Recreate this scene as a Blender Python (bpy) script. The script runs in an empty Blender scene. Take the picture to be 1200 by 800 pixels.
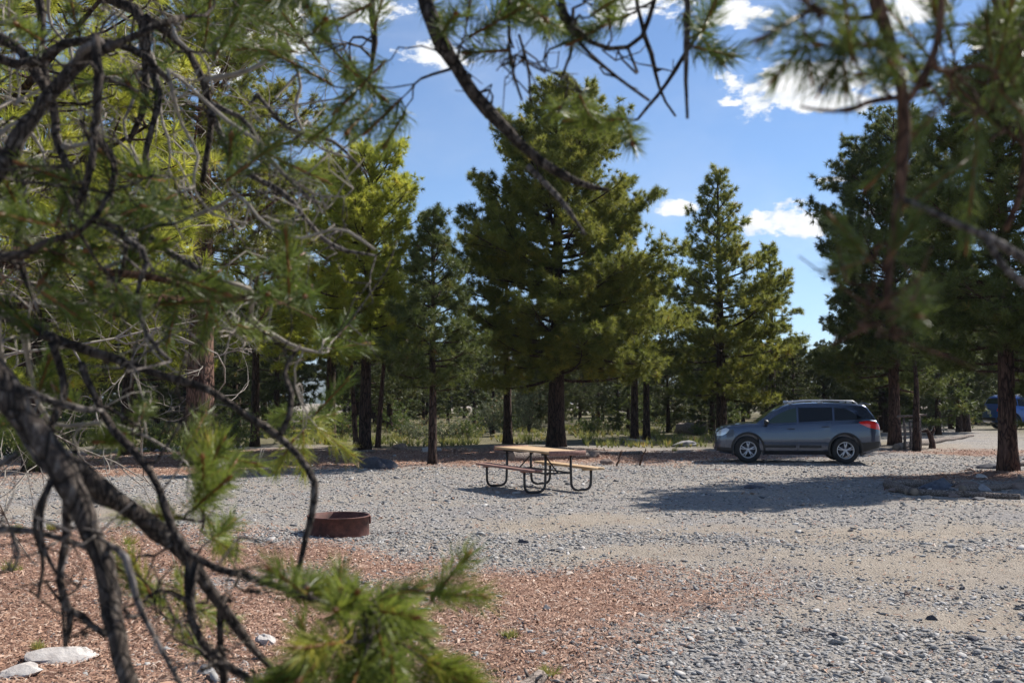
import bpy, math, random
import numpy as np
from mathutils import Vector, Matrix, noise as mnoise
R = math.radians
rng = np.random.default_rng(7)
random.seed(7)
sc = bpy.context.scene
COL = sc.collection
# ------------------------------------------------------------------ camera geometry
F = 35/36*1200; PITCH = math.atan(65/F); EYE = 1.8
cp, sp = math.cos(PITCH), math.sin(PITCH)
def ray(px, py):
    a, b = (px-600)/F, (400-py)/F
    return np.array([a, cp - b*sp, sp + b*cp])
def at(px, py, y):
    d = ray(px, py); return np.array([0, 0, EYE]) + d*(y/d[1])
def gnd(px, py):
    d = ray(px, py); t = -EYE/d[2]; return np.array([0, 0, EYE]) + d*t
def hgt(x, y):
    x = np.asarray(x, float); y = np.asarray(y, float)
    h = .022*np.sin(x*.9+1.3)*np.cos(y*.7+.4) + .03*np.sin(x*.31+.5)*np.sin(y*.27+2) + .012*np.sin(x*2.3+y*1.7)
    return h
# ------------------------------------------------------------------ mesh helpers
def mesh_np(name, V, faces, mat=None, parent=None, smooth=False, attrs=None, uvless=True):
    """faces: list of int arrays (n,k)"""
    me = bpy.data.meshes.new(name)
    V = np.ascontiguousarray(V, np.float32)
    me.vertices.add(len(V)); me.vertices.foreach_set('co', V.ravel())
    li = np.concatenate([f.ravel() for f in faces]).astype(np.int32)
    tot = np.concatenate([np.full(len(f), f.shape[1], np.int32) for f in faces])
    st = np.concatenate([[0], np.cumsum(tot)[:-1]]).astype(np.int32)
    me.loops.add(len(li)); me.loops.foreach_set('vertex_index', li)
    me.polygons.add(len(tot)); me.polygons.foreach_set('loop_start', st)
    if smooth: me.polygons.foreach_set('use_smooth', np.ones(len(tot), bool))
    for k, a in (attrs or {}).items():
        at_ = me.attributes.new(k, 'FLOAT', 'POINT'); at_.data.foreach_set('value', np.asarray(a, np.float32))
    me.update(calc_edges=True)
    if mat: me.materials.append(mat)
    o = bpy.data.objects.new(name, me); COL.objects.link(o)
    if parent: o.parent = parent
    return o
class MB:
    def __init__(s): s.V = []; s.Q = []; s.T = []; s.n = 0; s.A = []
    def add(s, V, q=None, t=None, a=0.):
        V = np.asarray(V, float); 
        if q is not None and len(q): s.Q.append(np.asarray(q)+s.n)
        if t is not None and len(t): s.T.append(np.asarray(t)+s.n)
        s.V.append(V); s.A.append(np.full(len(V), a) if np.isscalar(a) else a); s.n += len(V)
    def box(s, c, d, rot=None, taper=1.0, bev=0.0):
        x, y, z = np.array(d)/2
        b = min(bev, x*.9, y*.9, z*.9)
        if b <= 0:
            P = np.array([[sx*x, sy*y, sz*z] for sz in (-1, 1) for sy in (-1, 1) for sx in (-1, 1)], float)
            q = [[0,2,3,1],[4,5,7,6],[0,1,5,4],[2,6,7,3],[0,4,6,2],[1,3,7,5]]
        else:
            P = []
            rings = [(-z, b), (-z+b, 0), (z-b, 0), (z, b)]
            for zz, ins in rings:
                X, Y = x-ins, y-ins
                c2 = b
                for (ax, ay) in ((X-c2, -Y), (X, -Y+c2), (X, Y-c2), (X-c2, Y), (-X+c2, Y), (-X, Y-c2), (-X, -Y+c2), (-X+c2, -Y)):
                    P.append([ax, ay, zz])
            P = np.array(P, float); q = []
            for r in range(3):
                for k in range(8):
                    k2 = (k+1) % 8
                    q.append([r*8+k, r*8+k2, (r+1)*8+k2, (r+1)*8+k])
            q += [[0,7,6,1],[1,6,5,2],[2,5,4,3],[24,25,30,31],[25,26,29,30],[26,27,28,29]]
        if rot is not None: P = P @ np.array(rot.to_3x3() if hasattr(rot, 'to_3x3') else rot).T
        s.add(P+np.array(c), q=q)
    def tube(s, pts, rad, sides=8, cap=True, a=0., rough=0.):
        pts = np.asarray(pts, float); n = len(pts); rad = np.broadcast_to(np.asarray(rad, float), (n,))
        T = np.gradient(pts, axis=0); T /= (np.linalg.norm(T, axis=1)[:, None]+1e-9)
        ref = np.array([0, 0, 1.]) if abs(T[0][2]) < .8 else np.array([1., 0, 0])
        N = np.zeros_like(T); u = np.cross(T[0], ref); u /= np.linalg.norm(u); N[0] = u
        for i in range(1, n):
            u = N[i-1]-T[i]*np.dot(N[i-1], T[i]); N[i] = u/(np.linalg.norm(u)+1e-9)
        B = np.cross(T, N)
        ang = np.arange(sides)*2*math.pi/sides
        rr = rad[:, None]*np.ones(sides)
        if rough: rr = rr*(1+rough*rng.uniform(-1, 1, (n, sides)))
        V = pts[:, None]+rr[..., None]*(np.cos(ang)[None, :, None]*N[:, None]+np.sin(ang)[None, :, None]*B[:, None])
        V = V.reshape(-1, 3)
        k = np.arange(sides); k2 = (k+1) % sides
        q = np.concatenate([np.stack([i*sides+k, i*sides+k2, (i+1)*sides+k2, (i+1)*sides+k], 1) for i in range(n-1)])
        t = None
        if cap:
            V = np.vstack([V, pts[0], pts[-1]]); m = n*sides
            t = np.vstack([np.stack([k2, k, np.full(sides, m)], 1), np.stack([(n-1)*sides+k, (n-1)*sides+k2, np.full(sides, m+1)], 1)])
        s.add(V, q=q, t=t, a=a)
    def lathe(s, prof, c=(0, 0, 0), M=None, sides=32):
        """prof list of (r,h) about local z"""
        p = np.array(prof, float); n = len(p); ang = np.arange(sides)*2*math.pi/sides
        V = np.stack([p[:, 0][:, None]*np.cos(ang), p[:, 0][:, None]*np.sin(ang), p[:, 1][:, None]*np.ones(sides)], -1).reshape(-1, 3)
        if M is not None: V = V @ np.array(M).T
        k = np.arange(sides); k2 = (k+1) % sides
        q = np.concatenate([np.stack([i*sides+k, i*sides+k2, (i+1)*sides+k2, (i+1)*sides+k], 1) for i in range(n-1)])
        s.add(V+np.array(c), q=q)
    def build(s, name, mat=None, parent=None, smooth=False, attr=None):
        V = np.vstack(s.V); fs = []
        if s.Q: fs.append(np.vstack(s.Q))
        if s.T: fs.append(np.vstack(s.T))
        return mesh_np(name, V, fs, mat, parent, smooth, {attr: np.concatenate(s.A)} if attr else None)
def rotz(a):
    c, s_ = math.cos(a), math.sin(a); return np.array([[c, -s_, 0], [s_, c, 0], [0, 0, 1.]])
def tag(o, label=None, cat=None, group=None, kind=None):
    if label: o['label'] = label
    if cat: o['category'] = cat
    if group: o['group'] = group
    if kind: o['kind'] = kind
    return o
def empty(name, loc, rz=0.):
    o = bpy.data.objects.new(name, None); COL.objects.link(o); o.location = loc; o.rotation_euler = (0, 0, rz)
    o.empty_display_size = .2
    return o
def copy_tree(o, parent=None):
    c = o.copy(); COL.objects.link(c)
    if parent: c.parent = parent
    for ch in [x for x in bpy.data.objects if x.parent == o]: copy_tree(ch, c)
    return c
def shift_mesh(o, p):  # move verts so the object's origin sits at p
    me = o.data; n = len(me.vertices); a = np.empty(n*3, np.float32); me.vertices.foreach_get('co', a)
    a = a.reshape(-1, 3)-np.array(p, np.float32); me.vertices.foreach_set('co', a.ravel()); o.location = p
# ------------------------------------------------------------------ materials
def newmat(name):
    m = bpy.data.materials.new(name); m.use_nodes = True; nt = m.node_tree
    return m, nt, nt.nodes['Principled BSDF'], nt.nodes['Material Output']
def N(nt, t, **kw):
    n = nt.nodes.new(t)
    for k, v in kw.items():
        if k.startswith('i_'):
            key = k[2:]; n.inputs[int(key) if key.isdigit() else key.replace('_', ' ')].default_value = v
        else: setattr(n, k, v)
    return n
def L(nt, a, b): nt.links.new(a, b)
def ramp(nt, fac, stops, interp='LINEAR'):
    r = nt.nodes.new('ShaderNodeValToRGB'); r.color_ramp.interpolation = interp
    e = r.color_ramp.elements
    while len(e) > len(stops): e.remove(e[-1])
    while len(e) < len(stops): e.new(.5)
    for x, (p, c) in zip(e, stops): x.position = p; x.color = (*c, 1) if len(c) == 3 else c
    L(nt, fac, r.inputs[0]); return r
def mixc(nt, fac, a, b, mode='MIX'):
    m = nt.nodes.new('ShaderNodeMix'); m.data_type = 'RGBA'; m.blend_type = mode
    if isinstance(fac, (int, float)): m.inputs['Factor'].default_value = fac
    else: L(nt, fac, m.inputs['Factor'])
    for k, v in (('A', a), ('B', b)):
        s_ = [i for i in m.inputs if i.name == k and i.type == 'RGBA'][0]
        if isinstance(v, tuple): s_.default_value = (*v, 1)
        else: L(nt, v, s_)
    return [o for o in m.outputs if o.type == 'RGBA'][0]
def simple(name, col, rough=.6, metal=0., coat=0., spec=.5, var=.0, scale=8., bump=0.):
    m, nt, b, out = newmat(name)
    b.inputs['Base Color'].default_value = (*col, 1); b.inputs['Roughness'].default_value = rough
    b.inputs['Metallic'].default_value = metal; b.inputs['Coat Weight'].default_value = coat; b.inputs['Specular IOR Level'].default_value = spec
    if var or bump:
        tc = N(nt, 'ShaderNodeTexCoord'); n = N(nt, 'ShaderNodeTexNoise', i_Scale=scale, i_Detail=5., i_Roughness=.65); L(nt, tc.outputs['Object'], n.inputs['Vector'])
        r = ramp(nt, n.outputs['Fac'], [(.3, tuple(c*(1-var) for c in col)), (.7, tuple(min(1, c*(1+var)) for c in col))])
        L(nt, r.outputs[0], b.inputs['Base Color'])
        if bump:
            bp = N(nt, 'ShaderNodeBump', i_Strength=bump, i_Distance=.02); L(nt, n.outputs['Fac'], bp.inputs['Height']); L(nt, bp.outputs[0], b.inputs['Normal'])
    return m
def needle_mat(name, dark, light, transl=.35, rough=.5):
    m, nt, b, out = newmat(name)
    a = N(nt, 'ShaderNodeAttribute', attribute_name='tint')
    r = ramp(nt, a.outputs['Fac'], [(0, dark), (.75, light), (.93, tuple(c*1.0 for c in (light[0]*1.5, light[1]*1.15, light[2]))), (1, (.30, .13, .05))])
    L(nt, r.outputs[0], b.inputs['Base Color']); b.inputs['Roughness'].default_value = rough; b.inputs['Specular IOR Level'].default_value = .35
    t = N(nt, 'ShaderNodeBsdfTranslucent'); L(nt, r.outputs[0], t.inputs['Color'])
    mx = N(nt, 'ShaderNodeMixShader'); mx.inputs[0].default_value = transl
    L(nt, b.outputs[0], mx.inputs[1]); L(nt, t.outputs[0], mx.inputs[2]); L(nt, mx.outputs[0], out.inputs['Surface'])
    return m
def bark_mat(name, c0, c1, c2, scale=9., stretch=.22, bump=.8, dist=.03):
    m, nt, b, out = newmat(name)
    tc = N(nt, 'ShaderNodeTexCoord'); mp = N(nt, 'ShaderNodeMapping'); mp.inputs['Scale'].default_value = (1, 1, stretch)
    L(nt, tc.outputs['Object'], mp.inputs[0])
    wn = N(nt, 'ShaderNodeTexNoise', i_Scale=4., i_Detail=3.); L(nt, mp.outputs[0], wn.inputs['Vector'])
    wv = mixc(nt, .25, mp.outputs[0], wn.outputs['Color'], 'LINEAR_LIGHT')
    v = N(nt, 'ShaderNodeTexVoronoi', feature='DISTANCE_TO_EDGE', i_Scale=scale); L(nt, wv, v.inputs['Vector'])
    n = N(nt, 'ShaderNodeTexNoise', i_Scale=scale*2.2, i_Detail=6., i_Roughness=.7); L(nt, mp.outputs[0], n.inputs['Vector'])
    r = ramp(nt, v.outputs['Distance'], [(0, (0, 0, 0)), (.14, (1, 1, 1))])
    r2 = ramp(nt, n.outputs['Fac'], [(.3, c0), (.52, c1), (.75, c2)])
    col = mixc(nt, r.outputs[0], tuple(c*.45 for c in c0), r2.outputs[0])
    L(nt, col, b.inputs['Base Color']); b.inputs['Roughness'].default_value = .92; b.inputs['Specular IOR Level'].default_value = .2
    h = N(nt, 'ShaderNodeMath', operation='ADD'); L(nt, r.outputs[0], h.inputs[0]); L(nt, n.outputs['Fac'], h.inputs[1])
    bp = N(nt, 'ShaderNodeBump', i_Strength=bump, i_Distance=dist); L(nt, h.outputs[0], bp.inputs['Height']); L(nt, bp.outputs[0], b.inputs['Normal'])
    return m
M = {}
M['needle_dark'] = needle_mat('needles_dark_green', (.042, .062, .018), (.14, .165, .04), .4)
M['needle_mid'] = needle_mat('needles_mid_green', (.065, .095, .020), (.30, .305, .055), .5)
M['needle_wood_shaded'] = needle_mat('needles_wood_shaded', (.026, .038, .014), (.095, .11, .03), .35)  # darker needle copy; the shade of the backlit wood is in the colour
M['needle_sunlit'] = needle_mat('needles_sunlit_yellow', (.17, .21, .022), (.50, .51, .075), .56)  # sunlight on these pines is put into the brighter, yellower needle colour
M['needle_near'] = needle_mat('needles_near_green', (.065, .10, .020), (.23, .275, .045), .42, .42)
M['needle_near2'] = needle_mat('needles_near_olive', (.085, .115, .025), (.22, .26, .055), .38, .42)
M['shrub_sage'] = needle_mat('leaves_sage', (.09, .11, .06), (.22, .25, .14), .3)
M['shrub_green'] = needle_mat('leaves_green', (.055, .085, .02), (.16, .21, .05), .35)
M['grass'] = needle_mat('grass_blades', (.12, .15, .035), (.33, .33, .10), .35)
M['grass_dry'] = needle_mat('dry_grass_blades', (.25, .20, .10), (.45, .37, .2), .3)
M['bark'] = bark_mat('pine_bark_shaded', (.03, .02, .016), (.07, .043, .033), (.13, .085, .063))  # darkened so the colour itself carries the shade on the trunks
M['bark_lit'] = bark_mat('pine_bark_sunlit', (.07, .042, .032), (.18, .10, .075), (.33, .215, .16))  # lighter pinkish bark copy with the sunlight put into its colour
M['bark_red'] = bark_mat('pine_bark_reddish', (.05, .030, .024), (.105, .060, .046), (.19, .12, .09))
M['bark_grey'] = bark_mat('grey_branch_bark', (.055, .047, .043), (.14, .12, .11), (.32, .285, .26), scale=38., stretch=.5, bump=.7, dist=.004)
M['bark_dark'] = bark_mat('dark_branch_bark', (.025, .020, .018), (.075, .058, .048), (.27, .235, .205), scale=45., stretch=.45, bump=.8, dist=.005)
M['bark_brown'] = bark_mat('brown_twig_bark', (.07, .038, .026), (.13, .07, .045), (.24, .14, .09), scale=40., stretch=.5, bump=.6, dist=.004)
M['twig_pale'] = simple('bare_grey_twig', (.27, .235, .20), .85, var=.35, scale=30., bump=.3)
# ------------------------------------------------------------------ foliage primitives
def rand_perp(a, n):
    r = rng.normal(size=(n, 3)); r -= a*(r*a).sum(1)[:, None]; return r/(np.linalg.norm(r, axis=1)[:, None]+1e-9)
def tuft_arrays(C, A, S, K, width, tint, th=(8, 122), spread=.35):
    """C centres, A unit axes, S sizes; K triangular blades each"""
    n = len(C)
    c = np.repeat(C, K, 0); a = np.repeat(A, K, 0); s_ = np.repeat(S, K)[:, None]
    p = rand_perp(a, n*K); t = np.radians(rng.uniform(th[0], th[1], n*K))[:, None]
    d = a*np.cos(t)+p*np.sin(t); ln = s_*rng.uniform(.65, 1.1, (n*K, 1))
    b = c - a*s_*spread*rng.uniform(0, 1, (n*K, 1))
    side = np.cross(d, rng.normal(size=(n*K, 3))); side /= np.linalg.norm(side, axis=1)[:, None]+1e-9
    w = width*rng.uniform(.7, 1.3, (n*K, 1))/2
    V = np.empty((n*K, 3, 3)); V[:, 0] = b-side*w; V[:, 1] = b+side*w; V[:, 2] = b+d*ln
    tt = np.clip(np.repeat(tint, K)+rng.normal(0, .08, n*K), 0, 1)
    return V.reshape(-1, 3), np.arange(n*K*3).reshape(-1, 3), np.repeat(tt, 3)
def norm(v): return v/(np.linalg.norm(v, axis=-1, keepdims=True)+1e-9)
def pine_data(seed, H, r0, cb, prof, nl, lean=(0, 0), dens=1., updir=0., gapf=0., bare=0.15):
    r = np.random.default_rng(seed)
    mb = MB(); C = []; A = []; S = []; Tn = []
    tz = np.linspace(-.15, H, 16); tt = np.clip(tz/H, 0, 1)
    wob = r.normal(0, .04, (16, 2)).cumsum(0)*.5
    trunk = np.stack([lean[0]*tt+wob[:, 0]*tt, lean[1]*tt+wob[:, 1]*tt, tz], 1)
    rad = r0*(1-tt)**.85+.015; rad[0] *= 1.25
    mb.tube(trunk, rad, 12, rough=.06)
    tp = lambda z: np.array([np.interp(z, tz, trunk[:, i]) for i in range(3)])
    def poly(p, az, el, Ln, n, curl, wander):
        P = [p]; st = Ln/(n-1)
        for k in range(n-1):
            d = np.array([math.cos(az)*math.cos(el), math.sin(az)*math.cos(el), math.sin(el)])
            P.append(P[-1]+d*st); el += curl/(n-1)+r.normal(0, wander*.5); az += r.normal(0, wander)
            el = max(min(el, 1.35), -.9)
        return np.array(P), az, el
    for i in range(nl):
        t = ((i+r.uniform(0, 1))/nl)
        z = cb+(H-cb)*t**.95*.985; az = i*2.39996+r.normal(0, .35)
        Ln = prof(t)*r.uniform(.72, 1.15)
        if r.uniform() < gapf: Ln *= .45
        e0 = R(-12+62*t**1.3)+r.normal(0, .10)+updir
        P, az1, el1 = poly(tp(z), az, e0, Ln, 8, R(38)*(1-t*.6), .10)
        lr = .016*Ln+.012
        mb.tube(P, np.linspace(lr, .008, 8), 6, cap=False)
        ns = max(3, int(Ln*5.6*dens))
        for j in range(ns):
            s = bare+(1-bare)*(j+r.uniform(0, 1))/ns
            k = s*7; i0 = min(6, int(k)); q = P[i0]*(1-(k-i0))+P[i0+1]*(k-i0)
            sl = min(1.5, max(.28, (.42*(1-s)+.14)*Ln*r.uniform(.7, 1.2)))
            sd = 1 if j % 2 else -1
            Q, a2, e2 = poly(q, az+sd*r.uniform(.5, 1.25), e0*.3+r.normal(.15, .22), sl, 4, R(40), .16)
            mb.tube(Q, np.linspace(.011, .005, 4), 3, cap=False)
            base_t = r.uniform(.25, .7)
            nt_ = max(2, int(sl*6.0*dens))
            for m_ in range(nt_):
                u = .3+.7*(m_+r.uniform(0, 1))/nt_
                k2 = u*3; i2 = min(2, int(k2)); w = Q[i2]*(1-(k2-i2))+Q[i2+1]*(k2-i2)
                dd = norm(np.array([math.cos(a2), math.sin(a2), .45])+r.normal(0, .55, 3))
                tw = w+dd*r.uniform(.04, .34)*(.6+.4*sl)
                C.append(tw); A.append(norm(dd+np.array([0, 0, .35]))); S.append(r.uniform(.15, .25)); Tn.append(base_t+r.normal(0, .1))
            C.append(Q[-1]); A.append(norm(Q[-1]-Q[-2]+np.array([0, 0, .1]))); S.append(r.uniform(.16, .23)); Tn.append(base_t+.1)
        C.append(P[-1]); A.append(norm(P[-1]-P[-2])); S.append(.22); Tn.append(.6)
    for _ in range(8):
        C.append(tp(H-r.uniform(0, .4))+r.normal(0, .05, 3)); A.append(norm(np.array([r.normal(0, .5), r.normal(0, .5), 1]))); S.append(.2); Tn.append(.5)
    return mb, np.array(C), np.array(A), np.array(S), np.clip(np.array(Tn), 0, .97)
def pine(loc, data, barkm, needlem, K=38, width=.02, label=None, group=None, rz=0., sscale=1.0, name='pine_tree', dead=None, scale=1.):
    mb, C, A, S, T = data
    root = empty(name, (loc[0], loc[1], float(hgt(loc[0], loc[1]))), rz); root.scale = (scale,)*3
    tr = mb.build('trunk', barkm, root, smooth=True)
    V, f, t = tuft_arrays(C, A, S*sscale, K, width, T)
    mesh_np('crown', V, [f], needlem, root, attrs={'tint': t})
    if dead is not None: dead.build('dead_branches', M['twig_pale'], root, smooth=True)
    tag(root, label, 'pine tree', group)
    return root
def conic(Rm, k=.8, top=.35, bulge=.18):
    return lambda t: max(top, Rm*(1-t)**k*(min(1, .62+t/bulge*.38) if t < bulge else 1))
def roundish(Rm, top=.5):
    return lambda t: max(top, Rm*math.sqrt(max(0, 1-(abs(t-.33)/(.36 if t < .33 else .69))**2.2*(.55 if t < .33 else .97))))
# ------------------------------------------------------------------ ground
def make_ground():
    m, nt, b, out = newmat('campsite_ground')
    tc = N(nt, 'ShaderNodeTexCoord'); P = tc.outputs['Object']
    al = N(nt, 'ShaderNodeAttribute', attribute_name='litter'); ad = N(nt, 'ShaderNodeAttribute', attribute_name='tan'); ag = N(nt, 'ShaderNodeAttribute', attribute_name='moss')
    # gravel cells at two sizes
    v1 = N(nt, 'ShaderNodeTexVoronoi', i_Scale=26.); v2 = N(nt, 'ShaderNodeTexVoronoi', i_Scale=60.); 
    v1e = N(nt, 'ShaderNodeTexVoronoi', feature='DISTANCE_TO_EDGE', i_Scale=26.)
    for v in (v1, v2, v1e): L(nt, P, v.inputs['Vector'])
    g1 = ramp(nt, v1.outputs['Color'], [(0, (.13, .12, .11)), (.3, (.26, .24, .22)), (.7, (.38, .35, .315)), (1, (.52, .48, .43))])
    g2 = ramp(nt, v2.outputs['Color'], [(0, (.16, .145, .13)), (.5, (.33, .30, .27)), (1, (.48, .44, .40))])
    g = mixc(nt, .5, g1.outputs[0], g2.outputs[0])
    n1 = N(nt, 'ShaderNodeTexNoise', i_Scale=.55, i_Detail=6., i_Roughness=.62); L(nt, P, n1.inputs['Vector'])
    n2 = N(nt, 'ShaderNodeTexNoise', i_Scale=3.2, i_Detail=7., i_Roughness=.7); L(nt, P, n2.inputs['Vector'])
    wr = ramp(nt, n1.outputs['Fac'], [(.35, (.86, .87, .92)), (.55, (1, .985, .96)), (.7, (1.0, .93, .86))])
    g = mixc(nt, 1., g, wr.outputs[0], 'MULTIPLY')
    # tan packed dirt
    tn = ramp(nt, n2.outputs['Fac'], [(.3, (.27, .215, .16)), (.6, (.38, .315, .245)), (.8, (.46, .395, .32))])
    f = N(nt, 'ShaderNodeMath', operation='ADD'); L(nt, ad.outputs['Fac'], f.inputs[0])
    nn = N(nt, 'ShaderNodeMath', operation='MULTIPLY_ADD'); L(nt, n2.outputs['Fac'], nn.inputs[0]); nn.inputs[1].default_value = 1.1; nn.inputs[2].default_value = -.55
    L(nt, nn.outputs[0], f.inputs[1])
    fr = ramp(nt, f.outputs[0], [(.3, (0, 0, 0)), (.8, (.6, .6, .6))])
    g = mixc(nt, fr.outputs[0], g, tn.outputs[0])
    # red-brown needle litter
    mp = N(nt, 'ShaderNodeMapping'); mp.inputs['Scale'].default_value = (14, 40, 1); L(nt, P, mp.inputs[0])
    n3 = N(nt, 'ShaderNodeTexNoise', i_Scale=1., i_Detail=6., i_Roughness=.75); L(nt, mp.outputs[0], n3.inputs['Vector'])
    lt = ramp(nt, n3.outputs['Fac'], [(.25, (.10, .055, .04)), (.45, (.23, .13, .095)), (.6, (.34, .21, .155)), (.75, (.45, .32, .25))])
    f2 = N(nt, 'ShaderNodeMath', operation='ADD'); L(nt, al.outputs['Fac'], f2.inputs[0])
    nn2 = N(nt, 'ShaderNodeMath', operation='MULTIPLY_ADD'); L(nt, n2.outputs['Fac'], nn2.inputs[0]); nn2.inputs[1].default_value = 1.6; nn2.inputs[2].default_value = -.8
    L(nt, nn2.outputs[0], f2.inputs[1])
    fr2 = ramp(nt, f2.outputs[0], [(.3, (0, 0, 0)), (.75, (1, 1, 1))])
    g = mixc(nt, fr2.outputs[0], g, lt.outputs[0])
    # grassy forest floor
    gr = ramp(nt, n2.outputs['Fac'], [(.3, (.07, .06, .035)), (.5, (.14, .125, .06)), (.7, (.25, .21, .13))])
    g = mixc(nt, ag.outputs['Fac'], g, gr.outputs[0])
    L(nt, g, b.inputs['Base Color']); b.inputs['Roughness'].default_value = .95; b.inputs['Specular IOR Level'].default_value = .15
    h = N(nt, 'ShaderNodeMath', operation='MULTIPLY_ADD'); L(nt, v1e.outputs['Distance'], h.inputs[0]); h.inputs[1].default_value = 1.5; L(nt, n3.outputs['Fac'], h.inputs[2])
    bp = N(nt, 'ShaderNodeBump', i_Strength=.9, i_Distance=.03); L(nt, h.outputs[0], bp.inputs['Height']); L(nt, bp.outputs[0], b.inputs['Normal'])
    # grid: fine near, coarse far
    xs = np.unique(np.concatenate([np.arange(-22, 22.01, .22), np.arange(-60, -22, 1.5), np.arange(23, 60, 1.5), [-4000, -1500, -600, -250, -120, 120, 250, 600, 1500, 4000]]))
    ys = np.unique(np.concatenate([np.arange(2, 46.01, .22), np.arange(-20, 2, 1.), np.arange(47, 110, 2.), [-3000, -800, -200, -60, 130, 180, 260, 500, 1000, 2000, 5000]]))
    X, Y = np.meshgrid(xs, ys); fade = np.clip((300-np.hypot(X, Y))/100, 0, 1)
    Z = _h0(X, Y)*fade + GROUNDBUMP(X, Y)
    Z = np.where(Y > 110, Z-(Y-110)*.006, Z)
    V = np.stack([X, Y, Z], -1).reshape(-1, 3); nx, ny = len(xs), len(ys)
    i = np.arange(nx-1); rows = np.arange(ny-1)[:, None]*nx
    a = (rows+i).ravel(); q = np.stack([a, a+1, a+1+nx, a+nx], 1)
    lit, tan, moss = masks(X.ravel(), Y.ravel())
    o = mesh_np('ground', V, [q], m, smooth=True, attrs={'litter': lit, 'tan': tan, 'moss': moss})
    tag(o, kind='structure')
def GROUNDBUMP(X, Y):
    z = np.zeros_like(X)
    for (bx, by, rx, ry, h) in BUMPS: z += h*np.exp(-(((X-bx)/rx)**2+((Y-by)/ry)**2))
    return z
BUMPS = [(11.3, 22.6, 2.0, 1.0, .12), (0, 35, 4, 2, .10)]
_h0 = hgt
def hgt(x, y):
    x = np.asarray(x, float); y = np.asarray(y, float); return _h0(x, y)+GROUNDBUMP(x, y)
def make_ground_h(): pass
def el(px, py, rx, ry):   # a patch on the ground: centre and half sizes in metres
    g = gnd(px, py); return g[0], g[1], rx, ry
LIT = [(-2.9, 10.9, 2.2, 1.2), (.2, 10.0, 1.9, .95), (-5.2, 12.8, 2.0, 1.4), (-4.5, 7.3, 3.9, 3.0), (-1.6, 7.9, 2.6, 1.9), (.4, 9.0, 1.8, 1.3), (-5.5, 10.5, 3.0, 2.6), (-8, 28, 9, 2.8), (0, 29.5, 6, 3.2), (-3, 33, 14, 3.5), (5, 31, 4, 2.0), (10.5, 22.3, 2.6, .9), (14, 22, 3, 1.2), (-14, 20, 3.5, 6), (15, 33, 3, 2.5),(-9,24.5,3.5,1.5)]
TAN = [(4.9, 11.0, 3.8, 1.5), (5.2, 9.0, 2.2, .5), (4.4, 13.4, 4.0, .8), (9, 12, 3, 1.8), (3.4, 8.6, 1.2, .8), (1.6, 11.5, 1.2, .9), (-6, 16, 2.2, 1.5), (.8, 14.6, 1.6, 1.0), (9, 17, 3, .7), (13.5, 37, 4, 5)]
def masks(X, Y):
    def acc(Ls):
        v = np.zeros_like(X)
        for (a, b_, c, d) in Ls: v = np.maximum(v, np.clip(1.35-np.sqrt(((X-a)/c)**2+((Y-b_)/d)**2), 0, 1))
        return v
    wx = .5*np.sin(X*1.7+Y*.6)+.35*np.sin(X*3.1-Y*2.3+1)
    X2 = X+wx*.6; Y2 = Y+.35*np.sin(X*1.3+2)+.2*np.sin(X*3.7)
    Xo, Yo = X, Y; X, Y = X2, Y2
    def acc2(Ls):
        v = np.zeros_like(X)
        for (a, b_, c, d) in Ls: v = np.maximum(v, np.clip(1.35-np.sqrt(((X-a)/c)**2+((Y-b_)/d)**2), 0, 1))
        return v
    lit = acc2(LIT); tan = acc2(TAN)
    far = np.clip((Y-34-1.5*np.sin(X*.5))/3, 0, 1); road = np.clip(1.4-np.abs(X-16-(Y-30)*.25)/4.5, 0, 1)
    moss = far*(1-road)*np.clip(1-(Y-110)/60, 0, 1)*.9
    lit = np.where(Y > 33, lit*.5, lit)
    return lit, np.maximum(tan, np.clip((Y-110)/50, 0, 1)), moss
make_ground()
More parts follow.
